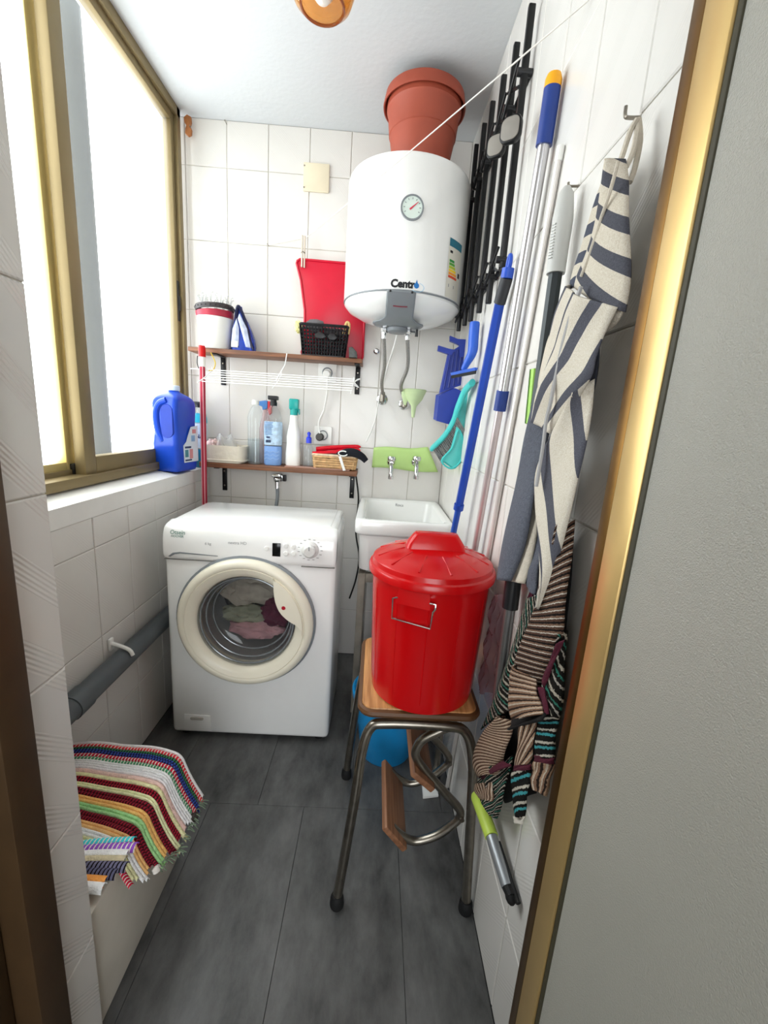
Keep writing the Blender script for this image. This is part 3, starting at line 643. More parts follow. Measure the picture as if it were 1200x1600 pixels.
b = MB(); b.tube(cat([(-.17, 1.945, US+.10), (-.16, 1.945, US+.145), (-.148, 1.945, US+.14), (-.15, 1.945, US+.10)], 5), .006, 8); tag(b.build('scouring_cloth', fabc('amber_cloth', '#d2b277')), 'folded amber cloth sticking out of the basket at the right', 'cloth')
tag(MB().blob((-.215, 1.965, US+.10), (.040, .022, .022), 3, .2, 9).build('dark_rag', fabc('charcoal_cloth', '#2b292b')), 'charcoal cloth in the right half of the black basket', 'cloth')
b = MB(); b.prism([(-.140, US+.001), (-.105, US+.001), (-.108, US+.026), (-.128, US+.045), (-.142, US+.042)], 'y', 1.905, 1.96, .004); wt_ = b.build('sachet', M('grey_foil_print', '#4b4d4b', .4, .2, var=.4, scale=60)); tag(wt_, 'dark grey sachet lying beside the black basket', 'sachet')
# red board behind
bd = thing('red_board', 'large crimson plastic board standing against the tiled back wall', 'board', (-.215, 2.02, US))
BD = [U(466, 412, 'y', 2.02), U(473, 405, 'y', 2.02), U(612, 412, 'y', 2.02), U(618, 420, 'y', 2.02), U(600, 545, 'y', 2.02)]
out = [(-.392, US+.385), (-.389, US+.395), (-.378, US+.402), (-.10, US+.400), (-.088, US+.390), (-.085, US+.02), (-.090, US+.008), (-.102, US+.002), (-.345, US+.002), (-.358, US+.008), (-.362, US+.022), (-.350, US+.06), (-.352, US+.20), (-.372, US+.32)]
MB().prism(out, 'y', 2.012, 2.020, .002).build('panel', DKRED, bd)
ed = MB(); ed.tube([Vector((x, 2.012, z)) for x, z in out], .005, 8, closed=True); ed.build('edge', DKRED, bd)

# clothesline and pegs
la, lb_ = U(478, 372, 'y', 2.035), U(920, 0, 'x', .322)
cl = MB(); cl.tube([la, la.lerp(lb_, .5)+Vector((0, 0, -.003)), lb_, lb_+(lb_-la)*.25+Vector((-.07, 0, 0))], .0016, 6)
cl.tube([la, U(420, 383, 'y', 2.045)], .0012, 6)
tag(cl.build('clothesline', M('cord_white', '#dcd9d2', .8)), 'thin white clothesline stretched across in front of the water heater', 'cord')
pg_ = thing('clothes_peg', 'long pale clothes peg clipped over the red board', 'clothes peg', tuple(U(476, 418, 'y', 2.0)))
pa, pb2 = U(474, 372, 'y', 2.005), U(474, 418, 'y', 2.005)
for dx in (-.004, .006):
    b = MB(); b.box(pa.x+dx-.003, pa.x+dx+.003, 2.0+dx*.5, 2.010+dx*.5, pb2.z, pa.z+.01, .0015); b.build('prong', M('peg_wood', '#d9cdbd', .7, var=.1), pg_)
b = MB(); b.tube(cat([(pa.x-.008, 2.0, pa.z-.06), (pa.x, 1.996, pa.z-.055), (pa.x+.010, 2.0, pa.z-.06)], 4), .0018, 6); b.build('spring', STEEL, pg_)
# beige junction box cover
j0, j1 = U(475, 255, 'y', YB), U(514, 303, 'y', YB)
jx = thing('junction_box', 'square beige junction box cover on the back wall', 'junction box', ((j0.x+j1.x)/2, YB, (j0.z+j1.z)/2))
MB().prism(rrect(j1.x-j0.x, j0.z-j1.z, .004, 3, (j0.x+j1.x)/2, (j0.z+j1.z)/2), 'y', YB-.010, YB-.0005, .002).build('cover', M('aged_beige_plastic', '#e0d5bb', .5, var=.03), jx)
for dz in (-.02, .02):
    MB().lathe([(.003, 0), (.0025, -.002), (.0001, -.002)], (j0.x+.004, YB-.010, (j0.z+j1.z)/2+dz*2), 'y', 10).build('screw', STEEL, jx)
# nail holes with cord ends on the wall
for (px, py, lb) in ((354, 194, 'rusty nail in the tile joint below the ceiling'), (420, 385, 'small nail holding the clothesline on the back wall')):
    n_ = U(px, py, 'y', YB); b = MB(); b.cyl(n_+Vector((0, .001, 0)), n_+Vector((0, -.018, .002)), .0014, .0014, 8); b.lathe([(.003, -.018), (.003, -.0195), (.0001, -.0195)], n_+Vector((0, 0, .002)), 'y', 8); tag(b.build('nail', STEEL), lb, 'nail')
# wooden peg by the window corner
wp_ = thing('wooden_toggle', 'brown wooden toggle nailed beside the window top corner', 'toggle', (-.845, 2.02, 2.36))
b = MB(); b.prism([(-.862, 2.385), (-.848, 2.396), (-.834, 2.390), (-.833, 2.372), (-.839, 2.358), (-.832, 2.345), (-.834, 2.328), (-.846, 2.322), (-.858, 2.330), (-.857, 2.347), (-.852, 2.358), (-.860, 2.368)], 'y', 2.018, 2.034, .003); b.build('toggle', M('orange_brown_wood', '#a86a3c', .6, var=.2, scale=40), wp_)
b = MB(); b.cyl((-.845, 2.048, 2.355), (-.832, 2.005, 2.350), .0018); b.build('nail', STEEL, wp_)

# ---- white wire airer under the upper shelf
air = thing('wire_airer', 'white wire drying rack hung under the upper shelf', 'drying rack', (-.43, 1.81, 1.37))
WW = M('white_coated_wire', '#f3f3f1', .4, var=.01)
ylist = [1.735, 1.762, 1.789, 1.816, 1.843, 1.868]
def airz(y): return 1.342+(y-1.735)*.42
for k, y in enumerate(ylist):
    MB().tube([(-.70-.10*(k == 5), y, airz(y)), (-.108, y, airz(y)+.004)], .0022, 6).build('wire', WW, air)
for x in (-.712, -.42, -.112):
    MB().tube(cat([(x, 1.722, airz(1.722)-.002), (x, 1.79, airz(1.79)-.006), (x, 1.865, airz(1.865)-.002), (x, 1.872, airz(1.87)+.012)], 4), .002, 6).build('cross_bar', WW, air)
MB().tube([(-.40, 1.883, 1.487), (-.402, 1.86, 1.44), (-.425, 1.80, airz(1.80))], .0022, 6).build('hanging_cord', WW, air)
MB().tube(cat([(-.72, 1.885, 1.47), (-.70, 1.88, 1.43), (-.705, 1.87, 1.40), (-.72, 1.86, airz(1.86))], 4), .0022, 6).build('hanging_cord', M('yellow_cord', '#d9b93a', .7), air)
MB().tube(cat([(-.10, 1.865, 1.40), (-.085, 1.87, 1.405), (-.108, 1.868, 1.39), (-.09, 1.87, 1.37), (-.112, 1.86, 1.38)], 4), .0025, 6).build('knot', WW, air)

# ---- sockets and plugs
for (px, py, lb, pm, pl) in ((512, 583, 'white wall socket with a round plug under the upper shelf', 'plug_white', WHITEP), (505, 680, 'white wall socket with a dark round plug above the lower shelf', 'plug_dark', M('dark_grey_plastic', '#4a4845', .5))):
    c_ = U(px, py, 'y', YB); s = thing('wall_socket', lb, 'socket', tuple(c_), 'wall sockets')
    MB().prism(rrect(.084, .084, .006, 3, c_.x, c_.z), 'y', YB-.012, YB-.0005, .002).build('plate', WHITEP, s)
    MB().lathe([(.024, -.012), (.024, -.015), (.019, -.016), (.019, -.011)], (c_.x, YB, c_.z), 'y', 24, cap0=False, cap1=False).build('socket_ring', GREYP, s)
    MB().lathe([(.018, -.012), (.0185, -.040), (.014, -.046), (.0001, -.046)], (c_.x-.012*(py > 600), YB, c_.z-.008), 'y', 24).build('plug', pl, s)
c1, c2 = U(512, 590, 'y', 2.0), U(500, 680, 'y', 2.01)
hose('plug_cable', 'white cable looping between the two wall sockets', [c1, U(511, 612, 'y', 2.02), U(506, 640, 'y', 2.03), U(498, 660, 'y', 2.02), c2], .0042, WHITEP, 'cable')

# ------------------------------------------------------------------ things on the lower shelf
FB = 1.972
# fabric basket
fb = thing('fabric_basket', 'cream canvas basket at the left end of the lower shelf', 'basket', (-.69, FB, LS))
CANV = M('cream_canvas', '#ded6c6', .9, var=.05, bump=.8, bscale=60)
b = MB(); rr = lambda w_, d_, z, r=.03: [Vector((x, y, z)) for x, y in rrect(w_, d_, r, 5, -.69, FB)]
b.rings([rr(.175, .105, LS+.001), rr(.188, .112, LS+.012), rr(.192, .115, LS+.05), rr(.192, .115, LS+.078), rr(.184, .107, LS+.078), rr(.180, .104, LS+.02)], cap1=True); b.build('basket', CANV, fb, ang=60)
b = MB(); b.tube([Vector((x, y, LS+.013)) for x, y in rrect(.192, .116, .03, 6, -.69, FB)], .0035, 6, closed=True); b.build('seam', CANV, fb)
def pbag(u, v):
    x = -.695+(u-.5)*.15; y = FB+(v-.5)*.09; t = math.sin(PI*u)*math.sin(PI*v)
    return Vector((x, y, LS+.05+.068*t+.012*math.sin(17*u+5*v)+.008*math.sin(23*v+11*u)))
tag(MB().grid(pbag, 26, 18).build('plastic_bag', clear('film_plastic', '#f6f8f8', .15, .28), recalc=False), 'crumpled clear plastic bag bulging out of the canvas basket', 'bag')
tag(MB().blob((-.745, FB-.01, LS+.078), (.028, .03, .024), 3, .4, 12).build('printed_pouch', M('pink_print', '#d8b9b4', .5, var=.5, scale=70)), 'pink patterned pouch in the canvas basket', 'pouch')
# water bottle
PET = clear('clear_pet', '#f3f8f9', .06, .06)
x = -.556; wb_ = thing('water_bottle', 'clear plastic water bottle with white cap on the lower shelf', 'bottle', (x, FB, LS))
prof = [(.0001, LS+.002), (.030, LS+.001), (.036, LS+.008)]
for k in range(13): prof += [(.0365, LS+.014+k*.014), (.0345, LS+.021+k*.014)]
prof += [(.0365, LS+.20), (.036, LS+.212), (.030, LS+.236), (.019, LS+.258), (.0135, LS+.265), (.0135, LS+.272)]
MB().lathe(prof, (x, FB, 0), 'z', 32, cap1=False).build('bottle', PET, wb_)
MB().lathe([(.0001, LS+.004), (.033, LS+.004), (.0335, LS+.115), (.0001, LS+.115)], (x, FB, 0), 'z', 24).build('water', clear('water', '#e6f1f6', .03, .08), wb_)
MB().lathe([(.0155, LS+.268), (.0155, LS+.287), (.013, LS+.289), (.0001, LS+.289)], (x, FB, 0), 'z', 20).build('cap', WHITEP, wb_)
# trigger spray behind
x = -.522; ts = thing('trigger_spray', 'blue and red trigger spray bottle behind the clear bottle', 'spray bottle', (x, 2.018, LS))
MB().lathe([(.0001, LS), (.027, LS+.001), (.029, LS+.01), (.029, LS+.16), (.022, LS+.20), (.012, LS+.235), (.012, LS+.25)], (x, 2.018, 0), 'z', 20).build('bottle', clear('blush_plastic', '#e5c9c9', .1, .4), ts)
b = MB(); b.prism([(x-.034, LS+.268), (x-.030, LS+.285), (x+.000, LS+.291), (x+.010, LS+.289), (x+.010, LS+.255), (x-.012, LS+.247), (x-.014, LS+.262)], 'y', 2.006, 2.030, .003); b.build('spray_head', M('sky_blue_plastic', '#4e86c8', .35), ts)
b = MB(); b.prism([(x+.011, LS+.288), (x+.030, LS+.287), (x+.037, LS+.275), (x+.028, LS+.262), (x+.027, LS+.235), (x+.018, LS+.225), (x+.011, LS+.250)], 'y', 2.006, 2.030, .003); b.build('trigger', M('trigger_red', '#c91d2a', .35), ts)
# blue label bottle
x = -.475; bb = thing('detergent_bottle', 'clear detergent bottle with light blue label and black cap', 'bottle', (x, FB, LS))
ov = lambda w_, d_, z: [Vector((px, py, z)) for px, py in rrect(w_, d_, min(w_, d_)*.45, 5, x, FB)]
b = MB(); b.rings([ov(.078, .055, LS+.088), ov(.080, .057, LS+.10), ov(.082, .058, LS+.17), ov(.076, .054, LS+.215), ov(.058, .045, LS+.245), ov(.034, .034, LS+.262), ov(.030, .030, LS+.272)], cap0=False, cap1=False); b.build('bottle', PET, bb, ang=60)
b = MB(); b.rings([ov(.074, .052, LS+.001), ov(.080, .057, LS+.008), ov(.080, .057, LS+.075), ov(.077, .054, LS+.088)]); b.build('coloured_base', M('light_blue_plastic', '#7ea5de', .3), bb, ang=60)
b = MB(); b.rings([ov(.0802, .0572, LS+.093), ov(.083, .0592, LS+.17), ov(.080, .057, LS+.198)], cap0=False, cap1=False); lab = b.build('label', M('label_pale_blue', '#b9d3ea', .4, var=.2, scale=60), bb, ang=60)
yl_ = FB-.0305
pr_ = MB()
for k in range(9): pr_.box(x-.033, x-.033+.036+random.uniform(-.006, .004), yl_-.0006, yl_+.003, LS+.192-k*.0065, LS+.1945-k*.0065)
pr_.build('label_print', M('print_mid_blue', '#5d86b8', .5), lab)
pr_ = MB()
for k in range(9): pr_.box(x-.026+k*.0025, x-.0248+k*.0025+(k % 3)*.0004, yl_-.0006, yl_+.003, LS+.104, LS+.116)
pr_.box(x-.024, x-.008, yl_-.0006, yl_+.003, LS+.124, LS+.131); pr_.build('barcode', M('print_navy', '#24355e', .5), lab)
wv = MB()
for k in range(3): wv.tube(cat([(x-.034+i*.0135, yl_+.001, LS+.028+k*.016+(.006 if i % 2 else 0)) for i in range(6)], 4), .0012, 5)
wv.build('wave_relief', M('pale_wave', '#a5c3ec', .3), bb)
b = MB(); b.lathe([(.016, LS+.268), (.016, LS+.284), (.0135, LS+.286), (.0135, LS+.297)], (x, FB, 0), 'z', 20); b.box(x-.023, x+.020, FB-.017, FB+.017, LS+.294, LS+.312, .003); b.build('cap', BLACKP, bb)
# white spray bottle
x = -.382; sb = thing('white_bottle', 'tall white plastic bottle with turquoise spray head on the lower shelf', 'bottle', (x, FB, LS))
ow = lambda w_, d_, z: [Vector((px, py, z)) for px, py in rrect(w_, d_, min(w_, d_)*.45, 5, x, FB)]
b = MB(); b.rings([ow(.060, .044, LS+.001), ow(.068, .05, LS+.008), ow(.068, .05, LS+.06), ow(.060, .046, LS+.105), ow(.062, .046, LS+.135), ow(.050, .04, LS+.170), ow(.038, .034, LS+.20), ow(.036, .034, LS+.228), ow(.030, .030, LS+.234)]); b.build('bottle', WHITEP, sb, ang=60)
b = MB(); b.lathe([(.017, LS+.233), (.018, LS+.262)], (x, FB, 0), 'z', 20); b.box(x-.021, x+.021, FB-.018, FB+.02, LS+.258, LS+.305, .005); b.prism([(x+.016, LS+.262), (x+.026, LS+.262), (x+.027, LS+.238), (x+.022, LS+.236)], 'y', FB-.006, FB+.006, .001); b.build('spray_head', M('deep_turquoise_plastic', '#12a29c', .3), sb)
# little clear bottle with blue cap
x = -.308; lb2 = thing('small_bottle', 'small clear bottle with blue push cap on the lower shelf', 'bottle', (x, FB-.02, LS))
MB().lathe([(.0001, LS), (.021, LS+.001), (.023, LS+.008), (.022, LS+.045), (.019, LS+.06), (.021, LS+.075), (.021, LS+.09), (.012, LS+.112), (.010, LS+.118)], (x, FB-.02, 0), 'z', 24, cap1=False).build('bottle', PET, lb2)
MB().lathe([(.0125, LS+.113), (.0125, LS+.136), (.009, LS+.140), (.006, LS+.142), (.006, LS+.150), (.0085, LS+.152), (.0085, LS+.158), (.004, LS+.163), (.0001, LS+.163)], (x, FB-.02, 0), 'z', 20).build('cap', M('royal_blue_plastic', '#2b3fd0', .35), lb2)
# board under wicker basket
tag(MB().box(-.41, -.115, 1.920, 1.965, LS+.0002, LS+.005, .001).build('thin_board', M('pinkish_board', '#a98273', .6)), 'thin pinkish board lying on the front of the lower shelf', 'board')
# wicker basket
x0, x1, y0, y1 = -.285, -.085, 1.925, 2.02
wk_ = thing('wicker_basket', 'small straw-coloured wicker basket at the right end of the lower shelf', 'basket', ((x0+x1)/2, (y0+y1)/2, LS+.005))
STRAW = M('straw', '#cfa878', .8, var=.25, scale=60, bump=.6, bscale=150)
zb = LS+.0053
MB().prism(rrect(x1-x0-.02, y1-y0-.02, .01, 3, (x0+x1)/2, (y0+y1)/2), 'z', zb, zb+.004).build('base', STRAW, wk_)
peri = rrect(x1-x0-.012, y1-y0-.012, .018, 4, (x0+x1)/2, (y0+y1)/2)
PP = cat([(a, b, 0) for a, b in peri], 3, True)
for k in range(5):
    b = MB(); e = 1+.016*k
    b.tube([Vector(((p.x-(x0+x1)/2)*e+(x0+x1)/2, (p.y-(y0+y1)/2)*e+(y0+y1)/2+.0025*(1 if (i//4+k) % 2 else -1), zb+.009+k*.0105)) for i, p in enumerate(PP)], .0052, 6, closed=True); b.build('weave_strand', STRAW, wk_)
for i in range(0, len(PP), 4):
    b = MB(); p = PP[i]; b.tube([p+Vector((0, 0, zb)), Vector(((p.x-(x0+x1)/2)*1.07+(x0+x1)/2, (p.y-(y0+y1)/2)*1.07+(y0+y1)/2, zb+.055))], .004, 5); b.build('stake', STRAW, wk_)
b = MB(); b.tube([Vector(((p.x-(x0+x1)/2)*1.08+(x0+x1)/2, (p.y-(y0+y1)/2)*1.08+(y0+y1)/2, zb+.060)) for p in PP], .006, 6, closed=True); b.build('rim', M('pale_straw', '#dcc3a6', .8, var=.2, scale=60), wk_)
# red tubes, sock, tag in the basket
for k, (za, zb_, yy, lb) in enumerate(((.066, .092, 1.945, 'lower red folded plastic pack on the wicker basket'), (.086, .106, 1.975, 'upper red folded plastic pack on the wicker basket'))):
    b = MB(); pth = cat([(-.288+.012*k, yy, LS+za), (-.20, yy, LS+za+.012), (-.12, yy, LS+zb_), (-.070, yy, LS+zb_+.004)], 5)
    b.tube(pth, [.011]*(len(pth)-3)+[.010, .007, .003], 10); tag(b.build('red_pack', M('glossy_red_film', '#cf1026', .2, var=.15, scale=30, bump=.4, bscale=60)), lb, 'pack', 'red packs')
b = MB(); pth = cat([(-.175, 1.945, LS+.066), (-.14, 1.922, LS+.082), (-.10, 1.910, LS+.086), (-.062, 1.906, LS+.072), (-.040, 1.906, LS+.052)], 6); b.tube(pth, [.013+.006*math.sin(PI*min(1, i/len(pth)*1.1)) for i in range(len(pth))], 12); tag(b.build('sock', fabc('navy_knit', '#10121c')), 'black sock hanging over the wicker basket rim', 'sock')
tag(MB().blob((-.19, 1.955, LS+.060), (.075, .03, .018), 3, .2, 21).build('dark_cloth', fabc('charcoal_cloth', '#2b292b')), 'black cloth filling the wicker basket', 'cloth')
tg = thing('key_tag', 'white plastic loop tag hanging over the wicker basket', 'tag', (-.15, 1.895, LS+.07))
b = MB(); b.tube([Vector((-.146+.020*math.cos(a), 1.902, LS+.080+.011*math.sin(a))) for a in [2*PI*k/16 for k in range(16)]], .003, 6, closed=True); b.build('loop', WHITEP, tg)
b = MB(); b.prism([(-.166, LS+.066), (-.154, LS+.068), (-.130, LS+.004), (-.142, LS+.002)], 'y', 1.900, 1.903, .0008); b.build('strap', WHITEP, tg)

# ------------------------------------------------------------------ sill bottles
jz = .974
jg = thing('blue_jug', 'large blue plastic detergent jug with grip on the window sill', 'jug', (-.832, 1.80, jz))
JB = M('cobalt_plastic', '#1348c4', .32, var=.05, scale=8)
jc = Vector((-.836, 1.79)); ja = math.radians(-8)
def jr_(w_, d_, z, ox=0, oy=0, r=.02, n=5):
    o = []
    for a, b in rrect(w_, d_, min(r, min(w_, d_)*.45), n, ox, oy): o.append(Vector((jc.x+a*math.cos(ja)-b*.86*math.sin(ja), jc.y+a*math.sin(ja)+b*.86*math.cos(ja), jz+z)))
    return o
b = MB(); b.rings([jr_(.098, .165, .000), jr_(.108, .174, .006), jr_(.110, .176, .085), jr_(.111, .180, .100), jr_(.112, .184, .112), jr_(.106, .178, .135), jr_(.102, .172, .16), jr_(.102, .172, .20), jr_(.108, .176, .245), jr_(.112, .176, .275), jr_(.100, .160, .297), jr_(.070, .11, .312, .0, 0, .03), jr_(.042, .042, .320, 0, 0, .021), jr_(.040, .040, .330, 0, 0, .02)])
jbody = b.build('body', JB, jg, ang=50, sub=1)
# moulded grip on the face towards the room
def gr(pts): return [Vector((jc.x+a*math.cos(ja)-bb_*.86*math.sin(ja), jc.y+a*math.sin(ja)+bb_*.86*math.cos(ja), jz+zz)) for a, bb_, zz in pts]
b = MB(); b.tube(cat(gr([(-.010, -.080, .125), (-.024, -.086, .160), (-.031, -.087, .205), (-.028, -.087, .245), (-.012, -.086, .274), (.012, -.082, .286)]), 6), .0125, 10); b.build('grip', JB, jg)
b = MB(); b.rings([gr([(x_, -.0835, z_) for x_, z_ in rrect(.056, .14, .026, 5, .014, .205)]), gr([(x_, -.0895, z_) for x_, z_ in rrect(.048, .13, .024, 5, .014, .205)])]); b.build('grip_recess', M('shaded_cobalt_plastic', '#0d38a8', .55), jg)  # same blue plastic as the jug, recess shade painted in darker
MB().lathe([(.021, jz+.326), (.023, jz+.328), (.023, jz+.344), (.020, jz+.347), (.0001, jz+.347)], (jc.x, jc.y, 0), 'z', 24).build('cap', M('pale_blue_plastic', '#cfe0f4', .4), jg)
# label wraps the flank facing the room
def gl_(a, z, off=.0012): return gr([(.0555+off, a, z)])[0]
b = MB(); b.rings([[gl_(a, z, .001) for a, z in ((-.040, .040), (.078, .040), (.078, .190), (.020, .185), (-.020, .125), (-.044, .110))], [gl_(a, z, .003) for a, z in ((-.040, .040), (.078, .040), (.078, .190), (.020, .185), (-.020, .125), (-.044, .110))]]); lb_o = b.build('label', M('label_white_blue', '#dbe4ee', .4, var=.03), jg)
for (a0, a1, z0, z1, nm, cc) in ((-.034, .016, .098, .106, 'print_navy', '#24355e'), (-.034, -.008, .062, .092, 'print_teal', '#4a8a96'), (.004, .030, .054, .094, 'print_rose', '#d58e92'), (-.034, .020, .046, .052, 'print_navy', '#24355e'), (.02, .05, .125, .15, 'print_sky', '#8fb2d8'), (.03, .06, .158, .175, 'print_rose', '#d58e92')):
    b = MB(); b.rings([[gl_(a, z, .0031) for a, z in ((a0, z0), (a1, z0), (a1, z1), (a0, z1))], [gl_(a, z, .0042) for a, z in ((a0, z0), (a1, z0), (a1, z1), (a0, z1))]]); b.build('label_print', M(nm, cc, .5), lb_o)
# clear cleaner bottle behind it
bc2 = Vector((-.818, 1.985)); cb = thing('cleaner_bottle', 'teal and clear cleaner bottle tucked behind the blue jug', 'bottle', (bc2.x, bc2.y, jz-.004))
oz = lambda w_, d_, z: [Vector((px, py, jz-.004+z)) for px, py in rrect(w_, d_, min(w_, d_)*.45, 5, bc2.x, bc2.y)]
b = MB(); b.rings([oz(.064, .05, 0), oz(.07, .056, .008), oz(.07, .056, .075), oz(.068, .054, .082)]); b.build('coloured_base', M('dark_teal_plastic', '#1c7f9e', .3), cb, ang=60)
b = MB(); b.rings([oz(.068, .054, .082), oz(.070, .056, .20), oz(.064, .05, .24), oz(.04, .036, .262), oz(.026, .026, .272)], cap0=False, cap1=False); b.build('bottle', PET, cb, ang=60)
b = MB(); b.rings([oz(.0706, .0566, .09), oz(.0724, .0584, .20)], cap0=False, cap1=False); lbl = b.build('label', M('label_frost', '#cbd9e4', .4, var=.1, scale=50), cb)
b = MB(); b.rings([oz(.0714, .0574, .203), oz(.0700, .056, .225), oz(.058, .047, .245)], cap0=False, cap1=False); b.build('shoulder_band', M('aqua_plastic', '#35b4cc', .3), cb)
text('ANA', .024, 'label_print', M('print_navy', '#24355e', .5), lbl, lambda a, b: Vector((bc2.x+.004+a, bc2.y-.0305, jz+.13+b)), .0008)
b = MB(); b.lathe([(.014, jz+.266), (.014, jz+.280)], (bc2.x, bc2.y, 0), 'z', 16); b.box(bc2.x-.022, bc2.x+.020, bc2.y-.012, bc2.y+.012, jz+.278, jz+.292, .003); b.build('cap', BLACKP, cb)

# red broom pole by the left wall
rp_ = thing('red_pole', 'slim red broom pole with white collar standing left of the shelves', 'pole', (-.752, 1.862, 0))
b = MB(); b.tube([(-.757, 1.862, .02), (-.748, 1.862, 1.41)], .012, 12); b.build('tube', M('metallic_red', '#b1243e', .3, .3), rp_)
for dx in (-.006, .006): MB().tube([(-.757+dx, 1.8515, .02), (-.748+dx, 1.8515, 1.41)], .0022, 6).build('ridge', M('pale_pink_stripe', '#d79aa2', .4), rp_)
MB().tube([(-.748, 1.862, 1.408), (-.7475, 1.862, 1.449)], .0135, 14).build('collar', WHITEP, rp_)
MB().lathe([(.0145, 1.447), (.0145, 1.484), (.012, 1.492), (.0001, 1.494)], (-.7472, 1.862, 0), 'z', 16).build('cap', RED, rp_)
MB().tube(cat([(-.760, 1.858, 1.40), (-.766, 1.856, 1.42), (-.764, 1.856, 1.45)], 4), .002, 6).build('hanging_loop', BLACKP, rp_)

# tap behind the washing machine
tw = U(434, 748, 'y', 2.0); tp_ = thing('wall_tap', 'chrome appliance tap with grey hose behind the washing machine', 'tap', tuple(tw))
b = MB(); b.cyl((tw.x, YB-.001, tw.z), (tw.x, 1.985, tw.z), .011, .011); b.lathe([(.022, -.0), (.020, -.006), (.012, -.010)], (tw.x, YB-.001, tw.z), 'y', 20); b.blob((tw.x, 1.985, tw.z), (.017, .017, .017), 3, 0); b.cyl((tw.x, 1.985, tw.z), (tw.x+.002, 1.982, tw.z-.045), .011, .010, 12); b.build('tap_body', CHROME, tp_)
b = MB(); b.prism([(tw.x-.026, tw.z+.020), (tw.x+.014, tw.z+.028), (tw.x+.020, tw.z+.014), (tw.x-.018, tw.z+.008)], 'y', 1.972, 1.992, .004); b.build('handle', CHROME, tp_)
MB().tube(cat([(tw.x+.003, 1.981, tw.z-.04), (tw.x+.004, 1.98, tw.z-.09), (tw.x-.004, 1.975, tw.z-.16), (tw.x-.01, 1.95, tw.z-.3)], 6), .0085, 10).build('hose', GREYP, tp_)
MB().box(tw.x+.018, tw.x+.032, YB-.02, YB-.002, tw.z-.016, tw.z+.014, .002).build('valve_stub', BLACKP, tp_)

# pipe along the left wall
pw = thing('waste_pipe', 'dark grey waste pipe running along the left tiled wall', 'pipe', (-.76, 1.3, .445))
b = MB(); b.tube([(-.762, .60, .440), (-.762, 1.02, .443), (-.762, 1.99, .449)], .032, 20); b.build('pipe', M('slate_grey_pvc', '#565c60', .45, var=.06), pw)
MB().tube([(-.762, .98, .443), (-.762, 1.035, .443)], .0355, 20).build('socket', M('slate_grey_pvc', '#565c60', .45), pw)
b = MB(); b.tube(cat([(-.798, 1.215, .50), (-.77, 1.215, .492), (-.738, 1.215, .478), (-.728, 1.215, .46)], 4), .006, 8); b.build('clip', WHITEP, pw)
b = MB(); b.box(-.798, -.79, 1.205, 1.225, .475, .515, .002); b.build('clip_base', WHITEP, pw)

# ------------------------------------------------------------------ sink with stand, taps, splash mat
sx0, sx1, sy0, sy1, sz = -.062, .322, 1.555, 2.046, .865
sk = thing('utility_sink', 'white ceramic utility sink in the back right corner', 'sink', ((sx0+sx1)/2, (sy0+sy1)/2, .62))
def sr(i, z, r): return [Vector((x, y, z)) for x, y in rrect(sx1-sx0-2*i, sy1-sy0-2*i, r, 6, (sx0+sx1)/2, (sy0+sy1)/2)]
b = MB(); b.rings([sr(.05, .64, .04), sr(.022, .655, .045), sr(.016, .80, .04), sr(.004, .805, .035), sr(0, .812, .03), sr(0, .855, .03), sr(.004, .863, .03), sr(.010, sz, .03), sr(.022, sz, .035), sr(.030, sz-.004, .04), sr(.034, sz-.014, .045), sr(.046, .70, .05), sr(.065, .682, .05)]); b.build('basin', CERAMIC, sk, ang=60)
MB().lathe([(.022, .6835), (.022, .686), (.010, .684), (.0001, .684)], (.13, 1.80, 0), 'z', 20).build('drain', CHROME, sk)
text('Roca', .020, 'brand_print', M('print_soft_grey', '#8f9092', .6), sk, lambda a, b: Vector((.132+a, 2.0075, .835+b)))
fr_ = thing('sink_stand', 'grey steel stand carrying the sink', 'stand', (.13, 1.8, 0))
for (x, y) in ((-.025, 1.60), (.285, 1.60), (-.025, 2.0), (.285, 2.0)): MB().box(x-.014, x+.014, y-.014, y+.014, 0, .638, .002).build('leg', M('aged_grey_steel', '#8b8478', .6, .3, var=.2), fr_)
for x in (-.025, .285): MB().box(x-.012, x+.012, 1.615, 1.985, .60, .638, .002).build('rail', MATS['aged_grey_steel'], fr_)
MB().box(-.010, .27, 1.588, 1.612, .60, .637, .002).build('rail', MATS['aged_grey_steel'], fr_)
